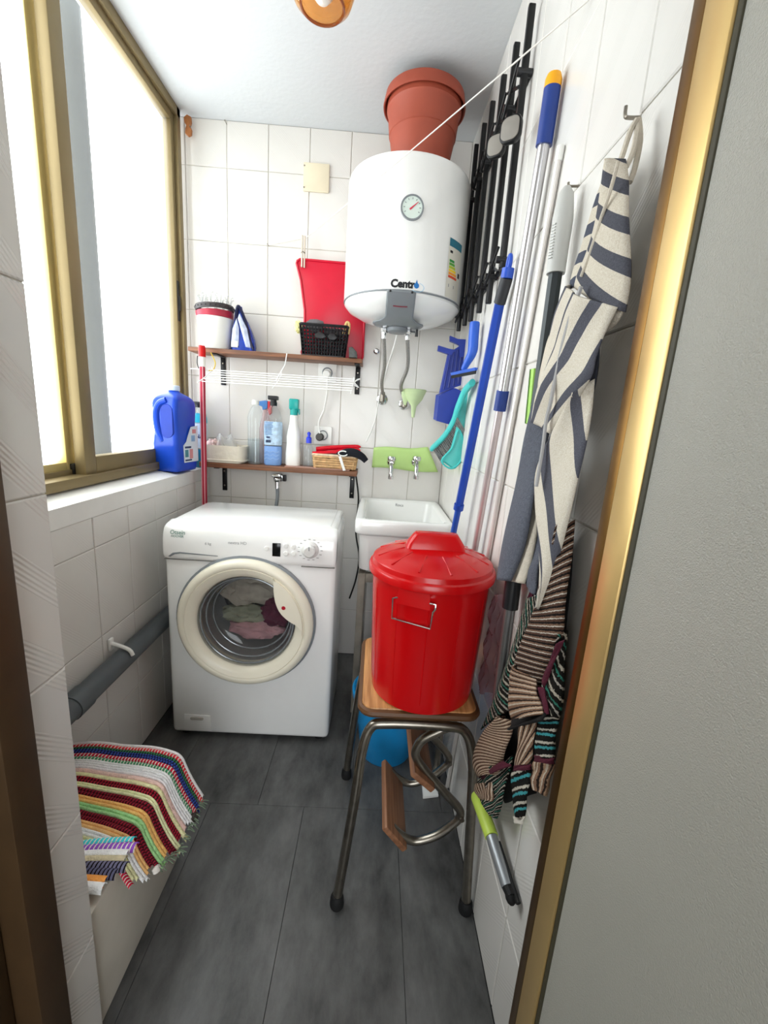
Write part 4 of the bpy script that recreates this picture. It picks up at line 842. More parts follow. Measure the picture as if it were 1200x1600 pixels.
# splash mat, two taps
sm = MB()
def mat_(u, v):
    a = U(584, 699, 'y', 2.043).lerp(U(668, 699, 'y', 2.043), u); c = U(581, 730, 'y', 2.043).lerp(U(684, 738, 'y', 2.043), u); p = a.lerp(c, v)
    return p+Vector((0, -.004-.010*abs(math.sin(3.2*u+1.0))*(1-v*.5), .004*math.sin(7*u)))
tag(sm.grid(mat_, 18, 6).build('splash_mat', M('lime_green_rubber', '#bfe08c', .6, var=.03), recalc=False, solid=.002, off=0), 'light green flexible mat on the wall behind the sink taps', 'mat')
for px, lb in ((611, 'left chrome sink tap on the green mat'), (649, 'right chrome sink tap on the green mat')):
    c_ = U(px, 722, 'y', 2.03); t = thing('sink_tap', lb, 'tap', tuple(c_), 'sink taps')
    b = MB(); b.lathe([(.020, -.018), (.018, -.022), (.010, -.028)], (c_.x, YB, c_.z), 'y', 20); b.cyl((c_.x, YB-.018, c_.z), (c_.x, 1.965, c_.z), .010, .009); b.tube(cat([(c_.x, 1.985, c_.z), (c_.x, 1.955, c_.z-.012), (c_.x, 1.942, c_.z-.04), (c_.x, 1.940, c_.z-.056)], 5), [.010]*16, 12); b.build('spout', CHROME, t)
    b = MB(); b.lathe([(.008, .012), (.010, .02), (.019, .024), (.021, .034), (.017, .044), (.0001, .046)], (c_.x, 1.975, c_.z-.012), 'z', 12); b.build('handle', CHROME, t)
    MB().lathe([(.012, -.056), (.012, -.070), (.0085, -.070)], (c_.x, 1.940, c_.z), 'z', 14, cap1=False).build('nozzle', CHROME, t)
# funnel
fz = U(648, 616, 'y', 1.935); fu = thing('funnel', 'pale green plastic funnel hanging above the sink taps', 'funnel', tuple(fz))
b = MB(); b.lathe([(.050, .02), (.052, .018), (.050, .014), (.036, -.022), (.012, -.052), (.007, -.100), (.004, -.102), (.009, -.05), (.034, -.018), (.046, .016)], fz, 'z', 28, cap0=False, cap1=False); b.build('cone', M('pistachio_plastic', '#c9dcaa', .4), fu)
b = MB(); b.prism([(fz.x-.062, fz.z+.016), (fz.x-.045, fz.z+.02), (fz.x-.030, fz.z-.030), (fz.x-.036, fz.z-.052), (fz.x-.046, fz.z-.048), (fz.x-.058, fz.z-.010)], 'y', 1.928, 1.934, .002); b.build('hanging_tab', MATS['pistachio_plastic'], fu)
# black cable beside the sink
hose('black_cable', 'black cable hanging between washing machine and sink', [U(556, 742, 'y', 2.03), U(560, 780, 'y', 2.03), U(556, 830, 'y', 1.95), U(561, 870, 'y', 1.9), U(556, 905, 'y', 1.9), U(546, 935, 'y', 1.9)], .004, RUBBER, 'cable')

# ------------------------------------------------------------------ blue dustpan, squeegee, brush and pan on the right wall
dp = thing('blue_dustpan', 'dark blue dustpan hung on the right wall by the sink', 'dustpan', (.28, 1.78, 1.40))
DB = M('ultramarine_plastic', '#223a9e', .4, var=.05)
def PY(pts, y): return [U(a, b, 'y', y) for a, b in pts]
# box shaped bin at the lower end
lo0 = [U(a, b, 'y', 1.81) for a, b in ((677, 655), (681, 617), (706, 606), (718, 612), (712, 662), (694, 660))]
b = MB(); b.rings([[p for p in lo0], [p+Vector((.004, -.07, -.006)) for p in lo0]]); b.build('bin', DB, dp, ang=30)
up0 = [U(a, b, 'y', 1.79) for a, b in ((686, 614), (699, 553), (727, 534), (724, 600))]
b = MB(); b.rings([up0, [p+Vector((.004, -.018, 0)) for p in up0]]); b.build('tray', DB, dp, ang=30)
for k in range(5):
    t = (k+.5)/5; a = up0[0].lerp(up0[3], t); c_ = up0[1].lerp(up0[2], t)
    MB().tube([a.lerp(c_, .06)+Vector((.004, -.020, 0)), a.lerp(c_, .94)+Vector((.004, -.020, 0))], .004, 6).build('rib', M('dark_ultramarine_plastic', '#1a2d80', .45), dp)
for pts in (((684, 541), (683, 549), (704, 556), (710, 548), (700, 546)), ((702, 526), (702, 534), (716, 540), (717, 560), (728, 556), (728, 532), (714, 531))):
    b = MB(); q = PY(pts, 1.785); b.rings([q, [p+Vector((0, -.02, 0)) for p in q]]); b.build('hook_arm', DB, dp, ang=30)
sqg = thing('squeegee', 'bright blue hand squeegee hung on the right wall above the sink', 'squeegee', (.3, 1.55, 1.5))
hA, hB, hC = U(742, 504, 'x', .300), U(738, 550, 'x', .300), U(724, 578, 'x', .280)
b = MB(); pth = cat([hA, hA.lerp(hB, .5), hB, hB.lerp(hC, .6), hC], 6); b.tube(pth, [.016, .017]+[.017]*(len(pth)//2-2)+list(np.linspace(.016, .009, len(pth)-len(pth)//2)), 12); b.build('handle', M('bright_blue_plastic', '#2a5cc4', .35), sqg)
a_, c_ = U(706, 585, 'x', .255), U(744, 577, 'x', .30)
b = MB(); d_ = (c_-a_).normalized(); n_ = Vector((0, 0, 1)); s_ = d_.cross(n_).normalized()
b.rings([[p+n_*.005+s_*.006, p+n_*.005-s_*.006, p-n_*.004-s_*.003, p-n_*.004+s_*.003] for p in (a_, c_)]); b.build('head', MATS['bright_blue_plastic'], sqg)
b = MB(); b.rings([[p-n_*.003+s_*.002, p-n_*.003-s_*.002, p-n_*.014-s_*.001, p-n_*.014+s_*.001] for p in (a_, c_)]); b.build('blade', RUBBER, sqg)
# turquoise hand brush
br = thing('hand_brush', 'turquoise hand brush with grey bristles hung by the sink', 'brush', (.28, 1.7, 1.2))
bt = [(738, 598, .318, 1.47), (726, 612, .31, 1.55), (716, 636, .30, 1.60), (708, 660, .29, 1.64), (694, 682, .275, 1.70), (676, 700, .26, 1.78)]
Bp = [U(a, b_, 'y', yy) for a, b_, xx, yy in bt]
cpth = cat(Bp, 5)
b = MB(); rs = []
for i, p in enumerate(cpth):
    t = i/(len(cpth)-1); wd = .010+.012*math.sin(PI*min(1, t*.9+.1)) if t < .5 else .020
    tg_ = (cpth[min(i+1, len(cpth)-1)]-cpth[max(i-1, 0)]).normalized(); sd = Vector((0, -1, 0)); sd = (sd-tg_*sd.dot(tg_)).normalized(); nn = tg_.cross(sd)
    rs.append([p+sd*(wd*math.cos(2*PI*k/12))+nn*(.011*math.sin(2*PI*k/12)) for k in range(12)])
b.rings(rs); b.build('handle', TEAL, br)
bs = MB(); random.seed(3)
for i in range(26):
    for j in range(5):
        t = .52+.48*i/25; k_ = t*(len(cpth)-1); p = cpth[int(k_)].lerp(cpth[min(int(k_)+1, len(cpth)-1)], k_-int(k_))+Vector((0, -.018+.009*j, 0)); e = p+Vector((.046, -.004, -.060))+Vector((random.uniform(-.004, .004), random.uniform(-.004, .004), random.uniform(-.003, .003)))
        bs.tube([p, e], [.0026, .0022], 4)
o_ = bs.build('bristles', M('grey_bristle', '#7c7f7e', .8, var=.3, scale=80), br); o_['kind'] = 'stuff'
# turquoise dustpan behind it
tp2 = thing('turquoise_dustpan', 'turquoise dustpan hung behind the hand brush', 'dustpan', (.31, 1.6, 1.2))
q = [U(a, b_, 'y', 1.62) for a, b_ in ((739, 596), (742, 604), (728, 635), (724, 652), (732, 664), (732, 690), (722, 716), (706, 732), (690, 720), (704, 700), (712, 672), (716, 640), (724, 612))]
b = MB(); b.rings([q, [p+Vector((.012, -.006, 0)) for p in q]]); b.build('pan', M('turquoise_pan_plastic', '#4cc0ba', .4), tp2, ang=40)
q = [U(a, b_, 'y', 1.612) for a, b_ in ((690, 720), (706, 732), (722, 716), (724, 690), (716, 672), (706, 700))]
b = MB(); b.tube(cat(q, 4, True), .004, 6, closed=True); b.build('pan_lip', TEAL, tp2)

# ------------------------------------------------------------------ drying rack folded on the right wall
dk = thing('folding_rack', 'black folded accordion drying rack mounted high on the right wall', 'drying rack', (.31, 1.55, 1.9))
ys = [1.24, 1.355, 1.475, 1.605, 1.715, 1.84]
zt = [2.236, 2.243, 2.252, 2.268, 2.272, 2.278]; zbm = [1.66, 1.60, 1.602, 1.604, 1.612, 1.617]
for k, y in enumerate(ys):
    MB().box(.300, .317, y-.007, y+.007, zbm[k], zt[k], .003).build('bar', BLACKM, dk)
    for z in (2.10, 1.68): MB().cyl((.290, y, z-.006*(k % 2)), (.327, y, z-.006*(k % 2)), .009, .009, 12).build('pivot', BLACKP, dk)
for z in (2.10, 1.68):
    for k in range(5):
        for sg_ in (-1, 1):
            b = MB(); y0_, y1_ = ys[k], ys[k+1]; zz = z
            b.tube([(.296+.003*sg_, y0_, zz-.03*sg_), (.296+.003*sg_, (y0_+y1_)/2, zz), (.296+.003*sg_, y1_, zz+.03*sg_)], .004, 6); b.build('linkage', BLACKM, dk)
MB().box(.320, .3285, 1.24, 1.84, 2.095, 2.11, .002).build('wall_rail', BLACKM, dk)
MB().box(.320, .3285, 1.24, 1.84, 1.672, 1.687, .002).build('wall_rail', BLACKM, dk)
for (px, py, xx) in ((775, 228, .272), (798, 202, .270)):
    c_ = U(px, py, 'x', xx); b = MB(); pl = [(c_.y+u, c_.z+v) for u, v in rrect(.052, .056, .018, 5)]
    b.prism(pl, 'x', c_.x-.004, c_.x+.010, .003)
    rz_ = Matrix.Rotation(math.radians(52), 3, 'Z')
    for v in b.bm.verts: v.co = c_+rz_ @ (v.co-c_)
    pd = b.build('pad_frame', BLACKM, dk)
    b = MB(); b.prism([(c_.y+u, c_.z+v) for u, v in rrect(.044, .048, .015, 5)], 'x', c_.x-.0062, c_.x-.003, .002)
    for v in b.bm.verts: v.co = c_+rz_ @ (v.co-c_)
    b.build('pad', M('grey_pad', '#8a857e', .6), pd)

# ------------------------------------------------------------------ poles along the right wall
mp = thing('mop_pole', 'silver mop pole with blue grip and yellow tip on the right wall', 'pole', (.308, 1.33, 0))
P0, P1, P2, P3 = U(867, 112, 'x', .308), U(850, 226, 'x', .308), U(784, 622, 'x', .308), U(745, 840, 'x', .306)
dirn = (P3-P2).normalized(); PE = P3+dirn*((P3.z-.02)/-dirn.z)
b = MB(); b.tube([P1, P2], .0125, 14); b.build('tube', M('silver_tube', '#c9c8ca', .25, .8, var=.04), mp)
MB().tube([P2, P3, PE], .0095, 12).build('lower_tube', M('rosy_silver_tube', '#cfc3c3', .3, .6, var=.05), mp)
MB().tube([P0.lerp(P1, .22), P1+(P1-P0)*.02], .0165, 16).build('grip', M('navy_grip', '#1d3a86', .45), mp)
pt = P0.lerp(P1, .22); a_ = (P0-pt); MB().tube([pt, pt+a_*.5, pt+a_*.85, P0], [.0165, .0165, .013, .005], 16).build('tip', M('orange_yellow_plastic', '#f0a818', .4), mp)
MB().tube([P2.lerp(P1, .035), P2+(P3-P2)*.08], .0155, 16).build('collar', MATS['navy_grip'], mp)
# second pole right beside it (thin, white)
wp2 = thing('white_pole', 'thin white pole standing beside the silver mop pole', 'pole', (.316, 1.2, 0))
A, B_ = U(876, 232, 'x', .3215), U(775, 800, 'x', .3215); dd = (B_-A).normalized(); E_ = B_+dd*((B_.z-.01)/-dd.z)
MB().tube([A, E_], .0065, 10).build('tube', M('pearl_white_tube', '#d9d4cf', .35, .3), wp2)
MB().tube([A+(A-E_).normalized()*.004, A+(E_-A).normalized()*.02], .0075, 10).build('end_cap', WHITEP, wp2)
# blue pole
bp_ = thing('blue_pole', 'blue broom pole with black grip leaning on the right wall', 'pole', (.25, 1.6, 0))
A, B_ = U(797, 402, 'x', .308), U(711, 820, 'x', .282); dd = (B_-A).normalized(); E_ = B_+dd*((B_.z-.01)/-dd.z)
g1 = U(781, 472, 'x', .3035)
MB().tube([g1, B_.lerp(A, .09)], .0135, 6).build('tube', M('royal_blue_metal', '#2349ae', .35, .2), bp_)
MB().tube([B_.lerp(A, .10), B_.lerp(A, .075)], .0165, 14).build('collar', M('royal_blue_metal', '#2349ae', .35), bp_)
MB().tube([B_.lerp(A, .09), E_], .0105, 12).build('lower_tube', M('blue_lower_metal', '#2c55b8', .35, .2), bp_)
u_ = U(792, 434, 'x', .3065)
MB().tube([u_, g1+(g1-u_)*.05], .0155, 16).build('grip', M('charcoal_grip', '#2e2f33', .55), bp_)
cpb = MB(); cpb.tube([u_+(g1-u_)*.05, u_.lerp(A, .45)], .0155, 16); hh = A-u_
ax_ = hh.normalized(); cc_ = u_.lerp(A, .72); cpb.tube([cc_+ax_*(.017*math.sin(2*PI*k/20))+Vector((0, .0105*math.cos(2*PI*k/20), 0)) for k in range(20)], .0058, 8, closed=True); cpb.build('hanging_cap', M('royal_blue_cap', '#2450bc', .35), bp_)
# grey handled pole
gp_ = thing('grey_pole', 'charcoal pole with pale grey grip hung on a hook', 'pole', (.30, .815, .6))
A, G, B1, B2 = U(886, 292, 'x', .303), U(868, 428, 'x', .303), U(803, 900, 'x', .303), U(797, 950, 'x', .303)
dd = (B2-A).normalized()
pth = [A, A.lerp(G, .08), A.lerp(G, .35), A.lerp(G, .75), G]; MB().tube(pth, [.006, .013, .0175, .0165, .016], 16).build('grip', M('pale_grey_plastic', '#c6c6c2', .5, var=.02), gp_)
for k in range(12):
    p = A.lerp(G, .45+.035*k); MB().tube([p+Vector((-.0150, -.010, 0)), p+Vector((-.0172, -.002, .001))], .0014, 5).build('grip_rib', M('pale_grey_plastic', '#c6c6c2', .5), gp_)
MB().tube([G, B1], .0125, 8).build('tube', M('charcoal_metal', '#2f3436', .35, .4), gp_)
MB().tube([B1, B2], .0165, 16).build('sleeve', BLACKP, gp_)
MB().tube([B2, B2+dd*.30], .0115, 12).build('lower_tube', M('dull_silver_tube', '#8b8a8a', .35, .8), gp_)
sl_ = MB(); a_, b_ = U(839, 578, 'x', .303), U(831, 662, 'x', .303)
sl_.tube([a_, b_], .0137, 8); sk_o = sl_.build('sticker', M('lime_label', '#a9dc62', .5, var=.1, scale=60), gp_)
for dx in (.35, .6): MB().tube([a_+Vector((-.0135, -.004+.006*dx, 0)), b_+Vector((-.0135, -.004+.006*dx, 0))], .0009, 4).build('sticker_print', M('print_dark_green', '#4f7f2c', .5), sk_o)
hk = MB(); h2 = U(903, 291, 'x', XR); hk.tube(cat([h2+Vector((.001, 0, 0)), h2+Vector((-.012, .002, 0)), h2+Vector((-.016, .002, .001)), h2+Vector((-.017, .002, .006))], 4), .0022, 6); tag(hk.build('wall_hook', STEEL), 'small steel hook holding the grey handled pole', 'hook')
h1 = U(998, 184, 'x', XR); hk = MB(); hk.tube(cat([h1+Vector((.001, 0, 0)), h1+Vector((-.014, 0, -.001)), h1+Vector((-.019, 0, .001)), h1+Vector((-.020, 0, .012))], 5), .0024, 6); tag(hk.build('wall_hook', STEEL), 'bent steel hook from which the striped apron hangs', 'hook')

# ------------------------------------------------------------------ cloths
def resample(pts, n):
    P = cat([Vector(p) for p in pts], 12); L = [0]
    for a, b in zip(P, P[1:]): L.append(L[-1]+(b-a).length)
    out = []; k = 0
    for i in range(n+1):
        s = L[-1]*i/n
        while k < len(P)-2 and L[k+1] < s: k += 1
        t = (s-L[k])/max(L[k+1]-L[k], 1e-9); out.append(P[k].lerp(P[k+1], min(1, t)))
    return out
def cloth(name, left, right, mat, parent, xl, xr, bulge=.012, waves=2, wamp=.003, rot=(1, 0), nu=14, nv=40, seed=0, thick=.003, uo=0):
    """hanging piece of cloth between two edges on planes near the wall; rot turns the weave"""
    Lp = resample([U(a, b, 'x', xl) for a, b in left], nv); Rp = resample([U(a, b, 'x', xr) for a, b in right], nv)
    def fn(u, v):
        j = v*nv; i = min(int(j), nv); p = Lp[i].lerp(Rp[i], u)
        return p+Vector((-bulge*math.sin(PI*u)**.8-wamp*math.sin(2*PI*waves*u+3*v+seed)-wamp*.6*math.sin(9*v+seed*2+4*u), 0, 0))
    W_ = sum((a-b).length for a, b in zip(Lp, Rp))/len(Lp); H_ = sum((a-b).length for a, b in zip(Lp, Lp[1:]))
    def uv(u, v): x, y = u*W_, v*H_; return (x*rot[0]+y*rot[1]+uo, y*rot[0]-x*rot[1])
    return MB().grid(fn, nu, nv, uv).build(name, mat, parent, recalc=False, solid=thick, off=0)
APR = stripes('apron_stripe', [(0, '#cfc6b6'), (.56, '#52535b')], .0365)
APR2 = stripes('apron_stripe_narrow', [(0, '#d2cabb'), (.40, '#55565f'), (.72, '#d2cabb')], .052)
APC = M('apron_cream', '#cfc6b6', .9, var=.06, scale=60, bump=.6, bscale=400); APB = M('apron_slate_blue', '#5a5e69', .9, var=.18, scale=200, bump=.8, bscale=500)
ap = thing('striped_apron', 'cream and slate-blue striped apron hanging from the bent hook', 'apron', tuple(U(985, 250, 'x', .30)))
for pts in (((996, 186, .305), (985, 205, .30), (975, 235, .295), (969, 252, .29)), ((998, 186, .308), (994, 215, .305), (988, 240, .30), (978, 262, .295)), ((998, 188, .31), (1000, 220, .31), (992, 262, .308), (984, 285, .302))):
    MB().tube(cat([U(a, b, 'x', c) for a, b, c in pts], 5), .0035, 6).build('neck_strap', APC, ap)
cloth('bib', [(962, 250), (950, 290), (935, 345), (920, 395), (905, 430), (899, 448)], [(976, 250), (984, 290), (987, 350), (987, 400), (985, 445), (978, 488)], APR, ap, .285, .292, .016, 1, .002, (-.28, .96), uo=.0175)
cloth('bib_side', [(957, 262), (943, 288), (925, 335), (910, 385), (897, 425), (890, 452)], [(964, 250), (951, 290), (937, 345), (922, 395), (907, 430), (901, 450)], stripes('apron_stripe_side', [(0, '#4a4e5b'), (.45, '#cbc2b2')], .0365), ap, .300, .288, .004, 1, .001, (.1, .99))
b = MB(); b.tube(cat([U(a, bb_, 'x', .272) for a, bb_ in ((966, 252), (953, 300), (938, 345), (922, 395), (908, 432))], 5), .0022, 6); b.build('seam_cord', APC, ap)
cloth('bib_flap', [(979, 470), (976, 488), (965, 505), (948, 520), (936, 535)], [(899, 448), (915, 455), (925, 470), (930, 490), (930, 530)], APC, ap, .294, .296, .006, 1, .002)
cloth('skirt_fold', [(893, 445), (876, 488), (862, 530), (850, 580), (845, 612), (840, 650)], [(962, 480), (945, 518), (936, 555), (930, 590), (900, 635), (872, 680)], APR2, ap, .288, .282, .022, 2, .004, (.95, .30))
cloth('skirt_side', [(876, 500), (858, 535), (846, 580), (843, 612), (847, 632)], [(888, 500), (872, 540), (862, 580), (858, 612), (856, 636)], APC, ap, .298, .285, .006, 1, .002)
b = MB(); b.tube(cat([U(a, bb_, 'x', .262) for a, bb_ in ((908, 448), (893, 490), (880, 535), (868, 590), (860, 630), (853, 660), (848, 700), (838, 760))], 5), .003, 6); b.build('waist_cord', M('apron_cord', '#a9a8a8', .9), ap)
cloth('skirt_roll', [(845, 632), (830, 680), (815, 740), (800, 800), (788, 860), (779, 905)], [(862, 640), (856, 680), (848, 720), (836, 790), (822, 850), (800, 908)], APB, ap, .292, .280, .018, 1, .003)
cloth('skirt_edge', [(852, 690), (842, 745), (832, 800), (820, 860), (799, 908)], [(862, 700), (856, 745), (848, 800), (838, 850), (821, 912)], APC, ap, .288, .292, .006, 1, .002)
cloth('skirt_panel', [(900, 625), (868, 675), (848, 715), (838, 750), (839, 800), (846, 850), (848, 900), (840, 948)], [(928, 592), (924, 640), (918, 690), (908, 745), (896, 800), (880, 855), (864, 910), (848, 952)], APR2, ap, .276, .290, .010, 1, .003, (.93, -.30))
cloth('skirt_back', [(925, 545), (922, 600), (915, 650)], [(936, 540), (934, 590), (920, 655)], M('apron_navy', '#3a3d47', .9, var=.1), ap, .305, .308, .003, 1, .001)
cloth('skirt_tail', [(838, 830), (832, 860), (822, 885), (824, 915)], [(850, 840), (848, 870), (842, 900), (838, 930)], APB, ap, .298, .296, .006, 1, .002)

TW1 = stripes('towel_brown', [(0, '#b9b1a6'), (.15, '#4f392e'), (.46, '#171211'), (.74, '#6f5646')], .0135, bump=1, bscale=500, axis=0, soft=.28)
TW2 = stripes('towel_dark', [(0, '#15130f'), (.30, '#99938a'), (.40, '#15130f'), (.58, '#2f6b5c'), (.68, '#15130f'), (.86, '#a9a192')], .030, bump=1, bscale=500, axis=0, soft=.28)
TW3 = stripes('towel_sand', [(0, '#b8ab9a'), (.2, '#806350'), (.52, '#2c211c'), (.78, '#a3846b')], .015, bump=1, bscale=500, axis=0, soft=.28)
TW4 = stripes('towel_teal', [(0, '#131210'), (.42, '#b0aa9d'), (.6, '#131210'), (.8, '#3d8d92')], .024, bump=1, bscale=500, axis=0, soft=.28)
BORD = M('towel_maroon', '#4d1226', .95, bump=.8, bscale=400); TBLK = M('towel_black', '#0e0d0d', .95, bump=.8, bscale=400, var=.2)
tw_ = thing('dark_striped_towel', 'dark towel with brown, white and green stripes hanging below the apron', 'towel', tuple(U(860, 900, 'x', .30)))
cloth('backing', [(870, 850), (842, 930), (812, 1010), (785, 1080), (772, 1140), (768, 1200), (790, 1255)], [(894, 815), (892, 900), (886, 980), (884, 1050), (872, 1120), (850, 1190), (838, 1240)], TBLK, tw_, .315, .313, .004, 2, .002)
cloth('main_fold', [(884, 826), (864, 880), (846, 930), (830, 970), (815, 1010), (806, 1040), (802, 1072)], [(897, 812), (894, 870), (888, 940), (884, 990), (870, 1040), (852, 1068), (843, 1080)], TW1, tw_, .294, .300, .016, 1, .003, (.30, .95))
cloth('left_fold', [(829, 940), (810, 998), (790, 1050), (772, 1100), (752, 1140)], [(846, 928), (831, 970), (816, 1010), (801, 1070), (796, 1112)], TW2, tw_, .302, .292, .010, 1, .002, (.80, -.60))
cloth('maroon_border', [(830, 925), (815, 965), (806, 1000)], [(836, 920), (822, 965), (812, 990)], BORD, tw_, .312, .31, .002, 1, .001)
cloth('right_fold', [(880, 1000), (864, 1030), (852, 1060), (848, 1085), (862, 1115)], [(886, 985), (885, 1030), (884, 1070), (880, 1100), (876, 1122)], TW2, tw_, .296, .304, .008, 1, .002, (.85, -.53))
cloth('fold_border', [(872, 1008), (858, 1040), (848, 1064)], [(882, 1000), (868, 1034), (852, 1072)], BORD, tw_, .289, .291, .003, 1, .001)
cloth('center_flap', [(806, 1038), (799, 1065), (797, 1095), (802, 1128)], [(836, 1060), (842, 1080), (846, 1098), (850, 1116)], TW3, tw_, .284, .284, .012, 1, .003, (.05, 1.0))
cloth('flap_border', [(843, 1074), (846, 1095), (850, 1118)], [(850, 1074), (856, 1095), (858, 1116)], BORD, tw_, .288, .29, .003, 1, .001)
cloth('flap_hem', [(800, 1126), (801, 1134), (790, 1142)], [(851, 1114), (852, 1122), (848, 1126)], TBLK, tw_, .284, .284, .006, 1, .002)
cloth('lower_left_fold', [(790, 1120), (760, 1140), (746, 1168), (742, 1195), (750, 1215)], [(800, 1125), (800, 1145), (794, 1170), (786, 1195), (778, 1210)], TW3, tw_, .290, .286, .020, 1, .003, (.45, .89))
cloth('lower_left_border', [(750, 1212), (752, 1222)], [(786, 1188), (800, 1196)], BORD, tw_, .288, .284, .012, 1, .002)
cloth('lower_left_tail', [(752, 1222), (745, 1240), (755, 1258), (775, 1272)], [(800, 1180), (796, 1210), (790, 1245), (778, 1278)], TW2, tw_, .292, .292, .014, 2, .004, (.4, .9))
cloth('cuff', [(744, 1226), (744, 1238), (752, 1248)], [(768, 1222), (772, 1238), (770, 1252)], TW3, tw_, .282, .280, .008, 1, .002, (.98, .1))
cloth('middle_fold', [(816, 1140), (812, 1165), (806, 1198)], [(838, 1128), (836, 1160), (830, 1194)], TW3, tw_, .290, .292, .010, 1, .002, (.85, .5))
cloth('middle_border', [(806, 1198), (804, 1207)], [(830, 1194), (829, 1203)], BORD, tw_, .289, .291, .009, 1, .001)
cloth('middle_tail', [(804, 1207), (803, 1230), (806, 1255), (808, 1276)], [(829, 1203), (828, 1230), (824, 1255), (821, 1278)], TW4, tw_, .290, .292, .011, 1, .002, (.2, .98))
cloth('care_label', [(804, 1276), (805, 1286)], [(820, 1276), (817, 1288)], M('label_fabric', '#d6d0c4', .8), tw_, .290, .290, .004, 1, .001, nv=6)
cloth('right_tail', [(850, 1118), (842, 1140), (839, 1165), (838, 1182)], [(874, 1118), (872, 1140), (869, 1165), (867, 1186)], TW4, tw_, .296, .302, .010, 1, .002, (.1, 1.0))
cloth('right_tail_border', [(838, 1180), (837, 1190)], [(867, 1184), (866, 1194)], BORD, tw_, .295, .301, .009, 1, .001)
cloth('right_tail_end', [(837, 1190), (832, 1215), (834, 1228)], [(866, 1194), (861, 1222), (856, 1244)], TW3, tw_, .295, .301, .009, 2, .002, (.99, .1))

# lime handled stick low on the right wall
ls = thing('lime_stick', 'short silver stick with lime grip and black end hanging below the towel', 'stick', tuple(U(775, 1320, 'x', .31)))
a_, b_, c_, d_ = U(746, 1245, 'x', .285), U(768, 1307, 'x', .297), U(793, 1385, 'x', .310), U(800, 1402, 'x', .313)
MB().tube([a_-(b_-a_)*.08, a_, b_], [.012, .0155, .0145], 14).build('grip', LIME, ls)
MB().tube([b_, c_], .0125, 12).build('tube', M('silver_plastic', '#9a9ea2', .35, .6), ls)
b = MB(); b.tube([c_, d_], [.0115, .010], 10); b.blob(c_.lerp(d_, .6)+Vector((0, -.004, -.004)), (.010, .014, .012), 2, .1); b.build('end_piece', RUBBER, ls)
MB().tube([b_+Vector((.012, -.012, 0)), d_+Vector((.008, -.012, .002))], .005, 8).build('rail', RUBBER, ls)

# ------------------------------------------------------------------ step stool
st = thing('step_stool', 'folding step stool with wood laminate seat and steel tube legs', 'stool', (.15, 1.07, 0))
sz0, sz1 = .522, .549; TR = .0125
sp_ = rrect(.29, .345, .03, 6, .150, 1.078)
b = MB(); b.prism(sp_, 'z', sz0, sz1, .004); b.build('seat', SEATW, st)
b = MB(); b.tube([Vector((x, y, (sz0+sz1)/2)) for x, y in rrect(.292, .347, .03, 6, .150, 1.078)], .010, 8, closed=True); b.build('seat_edge', M('brown_edging', '#5e3d20', .5), st)
fY, zT = .905, sz0-TR-.002
front = cat([(-.028, .852, .022), (.001, .876, .30), (.012, .892, .43), (.030, fY, .492), (.070, fY, zT), (.22, fY, zT), (.268, fY, .492), (.290, .892, .43), (.298, .876, .30), (.309, .850, .022)], 6)
MB().tube(front, TR, 12).build('front_frame', STEEL, st)
bY = 1.235
back = cat([(-.032, 1.255, .022), (-.010, 1.245, .30), (.006, 1.24, .43), (.026, bY, .492), (.066, bY, zT), (.22, bY, zT), (.262, bY, .492), (.276, 1.24, .43), (.280, 1.245, .30), (.284, 1.255, .022)], 6)
MB().tube(back, TR, 12).build('back_frame', STEEL, st)
for p, q in (((-.028, .852), 0), ((.309, .850), 0), ((-.032, 1.255), 0), ((.284, 1.255), 0)):
    MB().lathe([(.0175, 0), (.0185, .006), (.017, .026), (.013, .034)], (p[0], p[1], 0), 'z', 16).build('rubber_foot', RUBBER, st)
# swivelling step brackets (front and rear), two step boards between them
ZX = lambda px, py, y: U(px, py, 'y', y)
yF, yR = .945, 1.135
brp = [(612, 1292), (628, 1306), (650, 1314), (684, 1304), (712, 1284), (719, 1274), (716, 1262), (690, 1233), (665, 1205), (651, 1185), (650, 1172), (660, 1156), (685, 1143), (714, 1130)]
BRK = [ZX(a, b_, yF) for a, b_ in brp]
for nm, yy in (('step_bracket', yF), ('step_bracket', yR)):
    MB().tube(cat([(p.x, yy, p.z) for p in BRK], 5), .0115, 12).build(nm, STEEL, st)
    MB().cyl((BRK[5].x+.002, yy-.016, BRK[5].z), (BRK[5].x+.002, yy+.016, BRK[5].z), .007, .007, 10).build('pivot_bolt', STEEL, st)
def board(c0, c1, th, nm='step'):
    """step board spanning between the brackets; c0,c1 = section edge points in (x,z)"""
    a, c_ = Vector((c0[0], 0, c0[1])), Vector((c1[0], 0, c1[1])); n_ = (c_-a).normalized(); n_ = Vector((n_.z, 0, -n_.x))*th
    s = [a, c_, c_+n_, a+n_]; b = bmesh.new()
    A_ = [b.verts.new(Vector((p.x, yF-.03, p.z))) for p in s]; B2_ = [b.verts.new(Vector((p.x, yR+.012, p.z))) for p in s]
    b.faces.new(A_); b.faces.new(list(reversed(B2_)))
    for i in range(4): b.faces.new((A_[i], A_[(i+1) % 4], B2_[(i+1) % 4], B2_[i]))
    bmesh.ops.recalc_face_normals(b, faces=list(b.faces)); bmesh.ops.bevel(b, geom=list(b.edges), offset=.004, segments=2, profile=.5, affect='EDGES')
    m_ = MB(); m_.merge(b); return m_.build(nm, STEPW, st)
board((.079, .170), (.140, .097), -.018)
board((.141, .345), (.200, .294), -.018)

